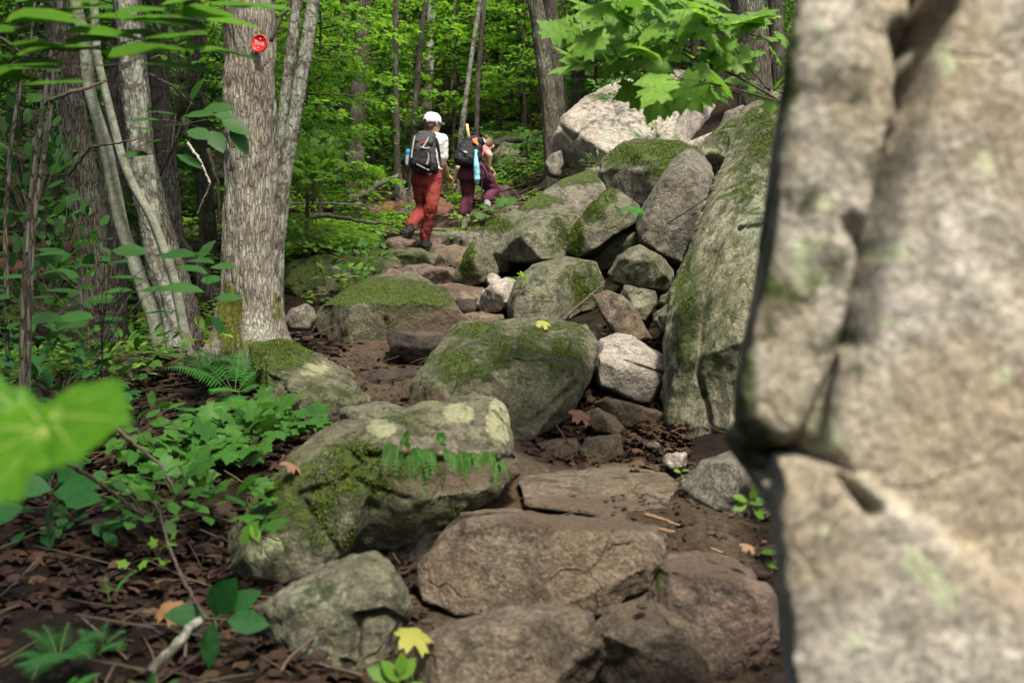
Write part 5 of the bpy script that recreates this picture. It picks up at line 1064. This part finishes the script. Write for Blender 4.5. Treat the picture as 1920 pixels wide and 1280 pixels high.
stick('twig hooked across the pale curving stem', [(92,190,3.6),(135,172,3.6),(165,165,3.7),(200,150,3.8)], .008, .005, TWIG)
stick('dark branch forking up beside the marked trunk', [(508,78,5.6),(522,45,5.6),(540,15,5.6),(552,-20,5.6)], .012, .008, TWIG)
for i, (a, b) in enumerate([((330,60,8.),(385,200,8.)),((345,20,10),(400,110,10)),((270,135,7.2),(365,200,7.)),((0,70,6),(60,140,6)),((20,200,7),(110,240,7)),((275,170,9),(330,420,9)),((390,280,6.6),(412,420,6.6))]):
    stick(['dark branch hanging left of the marked trunk', 'thin dark twig high left of the marked trunk', 'level dead branch across the left clump', 'dim twig in the top left corner', 'dim twig at the left edge', 'long thin dead stem behind the left clump', 'dark stem just left of the marked trunk'][i], [a, ((a[0]+b[0])/2+8, (a[1]+b[1])/2-6, a[2]), b], .013, .006, TWIG, seed=i+5)
RM['rotten'] = ROT
def mound():
    me = remeshed(hull_mesh([shell([(590,432),(640,405),(700,388),(760,372),(800,366),(860,392),(880,425),(800,440),(680,445)], 15.2, 1.2)]), .03, 4, [(tex('CLOUDS', .5, noise_depth=3), .22, .5), (tex('CLOUDS', .08, noise_depth=3), .06, .5)])
    c = coords(me).mean(0); lo = coords(me)[:, 2].min(); o = link('rotting_log', me, ROT, None, (c[0], c[1], lo)); tag(o, 'reddish mound of rotten wood at the foot of the stump', 'rotten log')
    rng = np.random.default_rng(4); mb = MB(); base = P(766, 395, 15.0)
    n = 44; th = np.linspace(0, 2*np.pi, n, endpoint=False); rows = 26; v = []
    top = np.array([.12+.66*max(0, math.cos(t-.2))**6+.36*max(0, math.cos(t-2.9))**8+rng.uniform(0, .22) for t in th])
    for i in range(rows):
        q = i/(rows-1)
        for j in range(n):
            r = (.20+.22*math.exp(-q*5)*(1+.5*math.cos(3*th[j])))*(1-.35*q)*(1+rng.normal(0, .05)+.10*math.sin(th[j]*9+q))
            v.append((base.x+r*math.cos(th[j]), base.y+r*math.sin(th[j]), base.z-.1+q*top[j]*1.0+q*.05))
    i = np.arange(rows-1)[:, None]*n; j = np.arange(n)[None]; jn = (j+1) % n
    mb.add(v, np.stack([i+j, i+jn, i+n+jn, i+n+j], -1).reshape(-1, 4))
    mb.add(v[-n:]+[(base.x, base.y, base.z+.12)], [(a, (a+1) % n, n) for a in range(n)])
    o = link('stump', mb.mesh('stump'), BARK['ridged'], None, base); tag(o, 'jagged broken tree stump left of the first hiker', 'stump')
mound()
def fallen(label, p, ang, size, tmpl, mat, nrm=(0, -.3, 1), name='fallen_leaf', seed=0, cat='leaf'):
    mb = MB(); a = R(ang); mb.leaves(tmpl, [list(P(*p))], [(math.cos(a), math.sin(a), 0)], [nrm], [size], [.6])
    o = link(name, mb.mesh(name), mat, None, P(*p)); return tag(o, label, cat)
fallen('yellow maple leaf fallen between the lowest stones', (752,1190,2.42), 20, .085, L_MAPLE2, LM['yellow'], (0, -.5, 1))
fallen('small yellow leaf on top of the wedge boulder', (1008,603,5.35), 0, .075, L_MAPLE2, LM['yellow'], (0, -.6, 1))
fallen('tan leaf on the dark soil left of the five-leaved plant', (300,1138,2.55), -10, .07, L_MAPLE2, plain('tan_leaf', (.17, .09, .035), .8), (0, -.7, 1))
fallen('brown leaf stuck at the top left of the long mossy boulder', (538,870,3.3), 60, .07, L_MAPLE2, plain('brown_leaf', (.16, .08, .045), .8), (.2, -.7, 1))
fallen('reddish leaf caught under the wedge boulder', (1075,775,4.6), 20, .10, L_MAPLE2, bpy.data.materials['brown_leaf'], (0, -.8, 1))
fallen('orange leaf at the right edge of the trail', (1392,1022,2.95), 10, .045, L_MAPLE2, bpy.data.materials['wood_chip'], (0, -.4, 1))
# trail marker
def marker():
    c = P(487, 82, 5.9); c.y = q1[:, 1].mean()-.165
    # sits on the bark, turned with the trunk
    c = Vector(((487-960)/F*5.72, 5.72, CZ+(640-82)/F*5.72)); rot = Matrix.Rotation(R(-14), 4, 'Z') @ Matrix.Rotation(R(14), 4, 'Y')
    root = empty('trail_marker', c, 'round red plastic marker reading TRAIL, nailed to the bark', 'trail marker'); root.rotation_euler = rot.to_euler()
    red = plain('red_plastic', (.55, .012, .012), .35, .05, 5, .5); wh = plain('faded_white_print', (.60, .42, .36), .6, .1, 40)
    n = 48; th = np.linspace(0, 2*np.pi, n, endpoint=False); Rr = .0505; mb = MB(); prof = [(0, -.0042), (Rr*.86, -.0042), (Rr*.90, -.007), (Rr*.98, -.007), (Rr, -.003), (Rr, .0015), (0, .0015)]
    v = []; 
    for r, y in prof: v += [(r*math.cos(t), y, r*math.sin(t)) for t in th]
    i = np.arange(len(prof)-1)[:, None]*n; j = np.arange(n)[None]; jn = (j+1) % n
    mb.add(v, np.stack([i+j, i+jn, i+n+jn, i+n+j], -1).reshape(-1, 4)); me = mb.mesh('disc', False); me.materials.append(red)
    o = bpy.data.objects.new('disc', me); C.objects.link(o); o.parent = root
    def txt(s, size, x, z, nm='lettering'):
        cu = bpy.data.curves.new('t', 'FONT'); cu.body = s; cu.size = size; cu.align_x = 'CENTER'; cu.align_y = 'CENTER'; cu.extrude = .0006; cu.offset = .0006
        ob = bpy.data.objects.new('t', cu); C.objects.link(ob); dg = bpy.context.evaluated_depsgraph_get(); me = bpy.data.meshes.new_from_object(ob.evaluated_get(dg)); bpy.data.objects.remove(ob)
        me.transform(Matrix.Translation((x, -.0050, z)) @ Matrix.Rotation(R(90), 4, 'X')); me.materials.append(wh); return me
    m1 = txt('T', .036, -.026, 0); m2 = txt('RAIL', .027, .008, -.002); bm = bmesh.new(); bm.from_mesh(m1); bm.from_mesh(m2); me = bpy.data.meshes.new('lettering'); bm.to_mesh(me); me.materials.append(wh)
    o = bpy.data.objects.new('lettering', me); C.objects.link(o); o.parent = root
    for zz in (.026, -.026):
        mb = MB(); mb.tube([(0, -.0042, zz), (0, -.0065, zz)], .0042, 14); me = mb.mesh('nail'); me.materials.append(wh); o = bpy.data.objects.new('nail', me); C.objects.link(o); o.parent = root
marker()
# ---------------------------------------------------------------- the two hikers
_ico = None
def ball(c, r, sc=(1, 1, 1)):
    global _ico
    if _ico is None:
        bm = bmesh.new(); bmesh.ops.create_icosphere(bm, subdivisions=2, radius=1); _ico = np.array([list(v.co) for v in bm.verts]); bm.free()
    return np.array(c)+_ico*r*np.array(sc)
class Fig:
    """a figure whose joints are read at its own distance d; j(px, py, dd) gives a joint"""
    def __init__(s, d): s.d = d
    def j(s, px, py, dd=0): return np.array(list(P(px, py, s.d)))+np.array([0, dd, 0])
def limb(*cr):
    """tapered capsules through (centre, radius) pairs"""
    return [np.vstack([ball(a, ra), ball(b, rb)]) for (a, ra), (b, rb) in zip(cr[:-1], cr[1:])]
def solid(sets, voxel, sm=3, disps=()):
    return remeshed(hull_mesh(sets), voxel, sm, disps)
SKIN = plain('skin', (.52, .30, .20), .55, .04, 40, .4)
def cloth(name, col, wr=.006, sc=14, rough=.9):
    t = NT(name); v = t.coord(); n = t.noise(v, sc, 4, .6, .8); f = t.noise(v, 160, 2)
    t.l(t.mix(t.ramp(n, .35, .65), tuple(c*.78 for c in col), col), t.b.inputs['Base Color']); t.b.inputs['Roughness'].default_value = rough
    t.b.inputs['Specular IOR Level'].default_value = .2
    t.l(t.bump(t.math('ADD', n, t.math('MULTIPLY', f, .1)), .8, wr), t.b.inputs['Normal']); return t.m
FOLD = [(tex('CLOUDS', .10, noise_depth=2), .022, .5), (tex('CLOUDS', .045, noise_depth=1), .010, .5)]
def hand(c, d, up, side, r=.0085):
    """palm with four curled fingers and a thumb; c wrist, d towards the fingers, up back of hand, side thumb side"""
    d = np.array(d, float); d /= np.linalg.norm(d); side = np.array(side, float); side -= d*(side@d); side /= np.linalg.norm(side); up = np.cross(d, side)
    S = limb((c, .024), (c+d*.045, .030))
    S.append(np.vstack([ball(c+d*.03+side*.022, .016), ball(c+d*.085+side*.030, .013), ball(c+d*.085-side*.030, .012), ball(c+d*.03-side*.02, .016)]))
    for i, (o, L) in enumerate(((.030, .072), (.010, .080), (-.011, .075), (-.030, .058))):
        a = c+d*.085+side*o; b = a+(d*.85-up*.4)*L*.5+side*o*.15; e = b+(d*.25-up*.9)*L*.5
        S += limb((a, r*1.15), (b, r), (e, r*.85))
    a = c+d*.03+side*.026; b = a+(side*.75+d*.6-up*.2)*.035; e = b+(d*.8-up*.5+side*.1)*.032
    S += limb((a, .013), (b, .0105), (e, .009)); return S
def head_sets(c, f, r=.095):
    """skull, jaw, nose, ears round c, the face turned to f"""
    f = np.array(f, float); f /= np.linalg.norm(f); l = np.cross([0, 0, 1], f); l /= np.linalg.norm(l); u = np.cross(f, l)
    S = [np.vstack([ball(c+u*.025-f*.022, r*.93), ball(c+u*.018+f*.020, r*.84)]),
         np.vstack([ball(c+f*.035-u*.03, r*.62), ball(c+f*.062-u*.095, .024), ball(c-f*.01-u*.045+l*.045, .028), ball(c-f*.01-u*.045-l*.045, .028)]),
         np.vstack([ball(c+f*.098+u*.008, .008), ball(c+f*.118-u*.024, .010), ball(c+f*.094-u*.028, .014)])]
    for s in (-1, 1):
        S.append(np.vstack([ball(c+l*s*.086+u*.012-f*.008, .010), ball(c+l*s*.092-u*.008-f*.002, .011), ball(c+l*s*.084-u*.028, .008)]))
        S.append(np.vstack([ball(c+f*.084+l*s*.045+u*.030, .008), ball(c+f*.094+l*s*.018+u*.030, .008)]))
    S.append(np.vstack([ball(c+f*.092-u*.055+l*.02, .008), ball(c+f*.092-u*.055-l*.02, .008)]))
    return S, f, l, u
def child(name, me, mat, root): return link(name, me, mat, root)
def strap(root, name, pts, w, mat, th=.004, nr=(0, -1, 0)):
    p = np.array(pts); t = np.gradient(p, axis=0); t /= np.linalg.norm(t, axis=1)[:, None]; n = np.array(nr, float); s = np.cross(t, n); s /= np.linalg.norm(s, axis=1)[:, None]
    v = []
    for i in range(len(p)):
        for a, b in ((-1, 0), (1, 0), (1, 1), (-1, 1)): v.append(p[i]+s[i]*a*w/2+n*b*th*2)
    f = []
    for i in range(len(p)-1):
        for k in range(4): f.append((i*4+k, i*4+(k+1) % 4, i*4+4+(k+1) % 4, i*4+4+k))
    f += [(0, 1, 2, 3), (len(p)*4-1, len(p)*4-2, len(p)*4-3, len(p)*4-4)]
    mb = MB(); mb.add(v, f); return child(name, mb.mesh(name, False), mat, root)

def boot(ank, toe, upv=(0, 0, 1), r=.048):
    ank = np.array(ank); toe = np.array(toe); ax = (toe-ank); 
    heel = ank-ax*.18+np.array([0, 0, -.05]); return ax, heel
def hiker_one():
    G = Fig(12.0); j = G.j
    root = empty('person', P(795, 474, 12.0), 'hiker seen from behind in white cap, white T-shirt and rust-red trousers, climbing the steps', 'person')
    hc = j(811, 234, -.02); hip_r = j(812, 334, .0); hip_l = j(788, 334, -.03)
    kn_r = j(810, 388, -.10); an_r = j(797, 450, .0); kn_l = j(792, 387, .10); an_l = j(776, 436, -.32)
    sh_r = j(829, 263, 0); sh_l = j(787, 262, 0); el_r = j(830.5, 304, .06); wr_r = j(836, 322, .26)
    el_l = j(781, 300, .12); wr_l = j(796, 318, .34); ch = j(808, 275, 0); wa = j(801, 318, 0); nk = j(810, 250, -.01)
    hs, f, l, u = head_sets(hc, (.75, .65, .04), .092)
    S = hs+limb((nk-[0, 0, .03], .058), (hc-[0, 0, .05], .055))
    S += [np.vstack([ball(sh_r-[.02, 0, .02], .058), ball(sh_l+[.02, 0, -.02], .058), ball(ch, .115), ball(nk-[0, 0, .05], .06)]), np.vstack([ball(ch, .12), ball(ch-[.05, 0, .05], .10), ball(wa, .115)]), np.vstack([ball(wa, .12), ball(hip_r, .09), ball(hip_l, .09)])]
    S += limb((sh_r, .056), (el_r, .042), (wr_r, .029))+limb((sh_l, .056), (el_l, .042), (wr_l, .029))
    S += limb((hip_r, .09), (kn_r, .06), (an_r, .040))+limb((hip_l, .09), (kn_l, .06), (an_l, .040))
    S += hand(wr_r, (.35, .75, -.35), (0, 0, 1), (-.8, .3, .3))+hand(wr_l, (.2, .8, .1), (0, 0, 1), (.8, -.2, .3))
    child('body', solid(S, .0062, 2), SKIN, root)
    # hair
    hair = [np.vstack([ball(hc+u*.012-f*.028, .0905), ball(hc+u*.03-f*.0, .088)]), np.vstack([ball(hc-f*.055-u*.03+l*.03, .045), ball(hc-f*.055-u*.03-l*.03, .045), ball(hc-f*.05+u*.02, .06)])]
    child('hair', solid(hair, .006, 1, [(tex('CLOUDS', .012, noise_depth=2), .006, .5)]), plain('brown_hair', (.10, .055, .03), .7, .2, 90), root)
    # cap: white mesh back with an opening, blue-grey brim over the face
    cw = cloth('white_cap_fabric', (.55, .57, .62), .002, 30); cb = cloth('blue_grey_cap_fabric', (.38, .43, .52), .002, 30)
    capm = solid([np.vstack([ball(hc+u*.052-f*.022, .096), ball(hc+u*.056+f*.024, .092), ball(hc+u*.030-f*.022, .102), ball(hc+u*.030+f*.02, .100)])], .005, 3)
    co = coords(capm); bm = bmesh.new(); bm.from_mesh(capm); q = (co-hc)@u
    op = [v for v in bm.verts if q[v.index] < .012 or (np.linalg.norm(((co[v.index]-hc)@l/.036, (q[v.index]-.022)/.030)) < 1 and (co[v.index]-hc)@f < 0)]
    bmesh.ops.delete(bm, geom=op, context='VERTS'); bm.to_mesh(capm); bm.free(); cap = child('cap', capm, cw, root)
    br = []
    for a in np.linspace(-1.1, 1.1, 17):
        for k, (rr, z) in enumerate(((.095, .02), (.165, .006))): br.append(hc+f*(math.cos(a)*rr+.01)+l*math.sin(a)*(.085+.01*k)+u*z)
    mb = MB(); br = np.array(br); mb.add(np.vstack([br, br+u*.006]), [(i*2, i*2+1, i*2+3, i*2+2) for i in range(16)]+[(34+i*2+2, 34+i*2+3, 34+i*2+1, 34+i*2) for i in range(16)]+[(i*2+1, 34+i*2+1, 34+i*2+3, i*2+3) for i in range(16)])
    bo = child('brim', mb.mesh('brim'), cb, cap if False else root)
    # shirt
    sh = [np.vstack([ball(sh_r+[.0, 0, -.005], .074), ball(sh_l, .072), ball(ch, .145), ball(nk-[0, 0, .045], .072)]), np.vstack([ball(ch, .15), ball(ch-[.04, 0, .08], .138), ball(wa+[0, 0, .03], .146)]), np.vstack([ball(wa+[0, 0, .04], .146), ball(wa-[0, 0, .05]+[.02, 0, 0], .150)])]
    e2 = sh_r+(el_r-sh_r)*.72; e3 = sh_l+(el_l-sh_l)*.72; sh += limb((sh_r, .076), (e2, .069))+limb((sh_l, .074), (e3, .067))
    child('shirt', solid(sh, .0075, 2, FOLD), cloth('white_cotton', (.72, .73, .70), .01), root)
    # trousers: wide thighs, creased, gathered at the ankle
    tr = [np.vstack([ball(wa-[0, 0, .045], .142), ball(wa-[.0, 0, .05]+[.03, 0, 0], .138), ball(hip_r+[0, -.02, .02], .112), ball(hip_l+[0, -.02, .02], .112)]), np.vstack([ball(hip_r+[0, -.02, -.02], .120), ball(hip_l+[0, -.02, -.02], .118)])]
    tr += limb((hip_r, .118), (kn_r, .088), (an_r+[.005, 0, .06], .070), (an_r+[0, 0, .02], .060))+limb((hip_l, .116), (kn_l, .086), (an_l+[.0, .03, .07], .070), (an_l+[.005, .02, .03], .062))
    child('trousers', solid(tr, .0075, 2, [(tex('CLOUDS', .13, noise_depth=2), .032, .5), (tex('CLOUDS', .05, noise_depth=1), .014, .5)]), cloth('rust_red_fabric', (.21, .036, .028), .012, 10), root)
    child('belt', solid([np.vstack([ball(wa-[.0, 0, .005]+[a, b, 0], .03) for a in (-.115, .125) for b in (-.10, .10)]+[ball(wa+[0.17*math.cos(t), .13*math.sin(t), -.0], .016) for t in np.linspace(0, 6.28, 18)])], .008, 1), cloth('light_shirt_hem', (.55, .52, .46), .003), root)
    bk = cloth('black_boot_leather', (.022, .022, .022), .004, 30); sole = plain('boot_sole', (.05, .045, .04), .9)
    # right boot planted, toes up-slope and right
    def mkboot(ank, heel, ball_, toe, solev, nm='boot'):
        S = limb((ank+np.array([0, 0, .03]), .055), (ank, .052), (heel, .047))+[np.vstack([ball(heel, .046), ball(ank, .05), ball(ball_, .046)]), np.vstack([ball(ball_, .046), ball(toe, .036)])]
        b = child(nm, solid(S, .007, 2), bk, root)
        S2 = [np.vstack([ball(p+np.array(solev)*.038, .030, (1.25, 1.1, .5) if abs(solev[2]) > .5 else (1.1, .5, 1)) for p in (heel, ball_, toe)])]
        o = link('sole', solid(S2, .007, 1), sole); o.location = Vector((0, 0, 0)); o.parent = b
        c = world_loc(root); o.data.transform(Matrix.Translation(-c)); return b
    mkboot(an_r-[0, 0, .01], an_r+[-.0, -.02, -.075], an_r+[.06, .09, -.085], an_r+[.10, .15, -.088], (0, 0, -1))
    mkboot(an_l+[0, 0, .01], an_l+[-.03, -.07, -.03], an_l+[-.07, -.02, -.15], an_l+[-.11, .03, -.19], (-.35, -.9, -.2))
    # backpack of its own
    pk = empty('backpack', list(P(792, 322, 11.75)), 'charcoal hiking pack with light straps on the hiker in red trousers', 'backpack')
    dk = cloth('charcoal_pack_nylon', (.045, .045, .047), .012, 16, .7); lt = cloth('light_grey_webbing', (.30, .28, .26), .002, 60); b2 = cloth('black_pack_nylon', (.018, .018, .02), .01, 16, .7); rd = cloth('red_pack_trim', (.30, .03, .03), .002)
    H = Fig(11.78); k = H.j
    S = [np.vstack([ball(k(783, 262, .02), .075), ball(k(805, 260, .06), .070), ball(k(776, 306, 0), .085), ball(k(806, 308, .02), .085), ball(k(786, 285, -.05), .08), ball(k(800, 316, .0), .060)])]
    child('main_bag', solid(S, .008, 2, FOLD), dk, pk)
    S = [np.vstack([ball(k(789, 254, .0), .055), ball(k(810, 252, .06), .048), ball(k(783, 268, -.04), .055), ball(k(805, 268, -.02), .05)])]; child('top_lid', solid(S, .007, 2, FOLD), dk, pk)
    S = [np.vstack([ball(k(784, 285, -.09), .045), ball(k(802, 287, -.07), .045), ball(k(779, 308, -.09), .05), ball(k(803, 310, -.07), .05)])]; child('front_pocket', solid(S, .007, 2, FOLD), b2, pk)
    S = [np.vstack([ball(k(780, 317, -.05), .05), ball(k(806, 318, -.03), .045)])]; child('bottom_pocket', solid(S, .007, 2, FOLD), b2, pk)
    S = limb((k(812, 297, .06), .045), (k(813, 316, .10), .05)); child('side_pocket', solid(S, .007, 2, FOLD), b2, pk)
    for pts in ([(780, 255, -.085), (776, 275, -.13), (774, 300, -.155)], [(806, 257, -.06), (800, 272, -.09), (794, 281, -.13)], [(803, 289, -.125), (808, 300, -.12), (802, 312, -.14)], [(783, 312, -.155), (794, 318, -.13), (806, 322, -.09)], [(790, 280, -.14), (798, 284, -.13), (808, 280, -.08)]):
        strap(pk, 'strap', bez(*[k(*p) for p in pts], 9), .018, lt)
    strap(pk, 'strap', bez(k(790, 272, -.115), k(798, 270, -.11), k(808, 266, -.04), 7), .02, rd)
    for a, b in (((815, 256, .10), (822, 300, .18)), ((795, 247, .10), (780, 262, .18))): strap(pk, 'shoulder_strap', bez(k(*a), k(a[0]+5, a[1]+6, .06), k(*b), 9), .045, b2, nr=(0, -1, .1))
    bt = empty('water_bottle', list(P(764, 311, 11.72)), 'clear bottle with a blue band in the side pocket of the charcoal pack', 'bottle')
    S = limb((k(765.5, 282, -.01), .018), (k(765, 288, -.01), .033), (k(764.5, 308, -.01), .033)); child('flask', solid(S, .006, 1), plain('bottle_plastic', (.32, .36, .42), .25, .05, 5, .6), bt)
    S = limb((k(765.5, 285, -.015), .034), (k(765.2, 288, -.015), .035)); child('band', solid(S, .006, 1), plain('blue_band', (.03, .24, .42), .4, .05), bt)
hiker_one()

def hiker_two():
    G = Fig(13.7); j = G.j
    root = empty('person', P(870, 428, 13.7), 'hiker bent forward in plum trousers and pink top, stepping up the rocks ahead', 'person')
    hc = j(912, 261, .48); sh_r = j(909, 274, .30); sh_l = j(868, 272, .34); ch = j(890, 280, .30); wa = j(884, 314, .02); hip_r = j(902, 326, .02); hip_l = j(876, 326, -.02)
    kn_l = j(877, 368, .06); an_l = j(871, 412, -.02); kn_r = j(925, 352, .22); an_r = j(914, 384, -.02)
    el_r = j(918.5, 287, .16); wr_r = j(916, 309, .22); el_l = j(858, 310, .22); wr_l = j(850.5, 335, .30); nk = j(903, 268, .38)
    hs, f, l, u = head_sets(hc, (.12, .86, -.50), .090)
    S = hs+limb((nk, .055), (hc, .052))
    S += [np.vstack([ball(sh_r, .050), ball(sh_l, .050), ball(ch, .10), ball(nk, .055)]), np.vstack([ball(ch, .105), ball(wa, .10)]), np.vstack([ball(wa, .11), ball(hip_r, .10), ball(hip_l, .10)])]
    S += limb((sh_r, .050), (el_r, .040), (wr_r, .028))+limb((sh_l, .050), (el_l, .038), (wr_l, .026))
    S += limb((hip_r, .10), (kn_r, .062), (an_r, .040))+limb((hip_l, .10), (kn_l, .062), (an_l, .040))
    S += hand(wr_l, (.10, .15, -1), (0, -1, 0), (.5, .8, 0))+hand(wr_r, (.5, .6, -.6), (0, 0, 1), (-.8, .2, 0))
    child('body', solid(S, .0065, 2), SKIN, root)
    hm = plain('light_brown_hair', (.17, .095, .045), .6, .2, 70)
    S = [np.vstack([ball(hc+u*.03-f*.03, .094), ball(hc+u*.03+f*.02, .088), ball(hc-f*.06-u*.02, .06)]), np.vstack([ball(hc-f*.085+u*.04, .035), ball(hc-f*.12+u*.06, .030)])]
    child('hair', solid(S, .006, 1, [(tex('CLOUDS', .014, noise_depth=2), .008, .5)]), hm, root)
    S = [np.vstack([ball(sh_r, .062), ball(sh_l, .062), ball(ch, .122), ball(nk-[0, .02, .02], .07)]), np.vstack([ball(ch, .125), ball(wa+[0, 0, .02], .122)])]+limb((sh_r, .064), (sh_r+(el_r-sh_r)*.35, .058))+limb((sh_l, .064), (sh_l+(el_l-sh_l)*.35, .058))
    child('shirt', solid(S, .0075, 2, FOLD), cloth('pink_cotton', (.50, .17, .19), .01), root)
    S = [np.vstack([ball(wa-[0, 0, .01], .135), ball(hip_r+[0, -.02, .02], .125), ball(hip_l+[0, -.02, .02], .122)]), np.vstack([ball(hip_r+[0, -.03, -.02], .135), ball(hip_l+[0, -.03, -.02], .130)])]
    S += limb((hip_r, .135), (kn_r, .100), (an_r+[.0, .05, .08], .080))+limb((hip_l, .128), (kn_l, .090), (an_l+[.0, 0, .10], .080), (an_l+[0, 0, .085], .070))
    child('trousers', solid(S, .0075, 2, [(tex('CLOUDS', .13, noise_depth=2), .030, .5), (tex('CLOUDS', .05, noise_depth=1), .013, .5)]), cloth('plum_fabric', (.092, .026, .045), .012, 10), root)
    gs = cloth('grey_wool_sock', (.25, .25, .27), .003, 60)
    for a, b in ((an_l+[0, 0, .10], an_l-[0, 0, .02]), (an_r+[0, .04, .08], an_r-[0, 0, .02])): child('sock', solid(limb((a, .052), (b, .050)), .007, 1), gs, root)
    def bt(ank, heel, mid, toe, mat):
        S = limb((ank, .052), (heel, .046))+[np.vstack([ball(heel, .045), ball(ank, .048), ball(mid, .044)]), np.vstack([ball(mid, .044), ball(toe, .034)])]; child('boot', solid(S, .007, 2), mat, root)
    bt(an_l-[0, 0, .03], an_l+[-.0, -.02, -.10], an_l+[.0, .10, -.10], an_l+[0, .18, -.10], cloth('taupe_boot_suede', (.16, .12, .10), .004, 30))
    bt(an_r-[0, 0, .03], an_r+[-.06, -.05, -.06], an_r+[.05, .0, -.13], an_r+[.10, .06, -.18], cloth('dark_boot_suede', (.035, .03, .028), .004, 30))
    S = [np.vstack([ball(wr_l+[.032*math.cos(t), .032*math.sin(t), 0], .008) for t in np.linspace(0, 6.28, 12)])+np.array([0, 0, 0])]; w_ = child('watch', solid(S, .005, 1), plain('black_rubber', (.015, .015, .018), .5), root)
    pk = empty('backpack', list(P(880, 314, 13.45)), 'black rounded pack on the bent-over hiker in plum trousers', 'backpack')
    b2 = cloth('matt_black_nylon', (.013, .013, .015), .012, 14, .7); H = Fig(13.5); k = H.j
    S = [np.vstack([ball(k(862, 300, -.02), .085), ball(k(886, 303, .0), .080), ball(k(872, 275, .08), .10), ball(k(893, 278, .08), .095), ball(k(880, 262, .18), .08), ball(k(860, 290, .02), .07)])]
    child('main_bag', solid(S, .008, 2, FOLD), b2, pk)
    S = [np.vstack([ball(k(880, 260, .12), .065), ball(k(900, 262, .16), .060), ball(k(890, 256, .18), .055)])]; child('top_lid', solid(S, .007, 2, FOLD), cloth('navy_black_nylon', (.016, .017, .028), .01, 14, .7), pk)
    S = [np.vstack([ball(k(896, 280, .0), .055), ball(k(898, 296, .0), .055)])]; child('side_pocket', solid(S, .007, 2, FOLD), b2, pk)
    strap(pk, 'strap', bez(k(862, 280, -.06), k(872, 292, -.10), k(888, 298, -.09), 8), .018, cloth('dark_webbing', (.05, .05, .055), .002))
    strap(pk, 'strap', [k(904, 255, .1), k(907, 259, .1), k(909, 264, .1)], .016, cloth('pale_blue_webbing', (.45, .52, .62), .002))
    strap(pk, 'hip_belt', bez(k(905, 300, .05), k(914, 312, .02), k(918, 322, .05), 7), .04, b2)
    strap(pk, 'dangling_strap', bez(k(903, 310, -.02), k(904, 340, -.02), k(903, 365, -.02), 9), .02, b2)
    me = solid([np.vstack([ball(k(871, 287, -.115), .009), ball(k(876, 289, -.11), .009)])], .004, 1); child('logo', me, plain('white_print', (.7, .7, .7), .6), pk)
    # bandana, towel, handle
    S = [np.vstack([ball(k(885, 262, -.02), .006), ball(k(893, 260, -.02), .010), ball(k(896, 271, -.04), .006)]), np.vstack([ball(k(888, 266, -.03), .012), ball(k(896, 273, -.04), .012)])]
    o = link('bandana', solid(S, .005, 1, [(tex('CLOUDS', .03), .02, .5)]), cloth('orange_cloth', (.75, .22, .05), .004, 40), None, P(890, 268, 13.45)); tag(o, 'bright orange cloth tucked under the lid of the black pack', 'cloth')
    S = limb((k(893, 287, -.10), .030), (k(893, 292, -.12), .020), (k(894, 315, -.17), .040), (k(895.5, 340, -.16), .042), (k(895.5, 346, -.15), .028))
    me = solid(S, .006, 2, [(tex('CLOUDS', .08, noise_depth=1), .018, .5)]); o = link('towel', me, cloth('light_blue_towel', (.22, .50, .60), .008, 18), None, P(895, 349, 13.4)); tag(o, 'light blue towel hanging twisted from the black pack', 'towel')
    mb = MB(); mb.tube([k(880, 266, .10), k(878, 252, .08), k(875, 231, .05)], [.017, .018, .019], 12); o = link('wooden_handle', mb.mesh('wooden_handle'), plain('pale_ash_wood', (.62, .40, .20), .6, .08, 30), None, P(880, 266, 13.6)); tag(o, 'pale wooden handle sticking up out of the black pack', 'tool handle')
hiker_two()
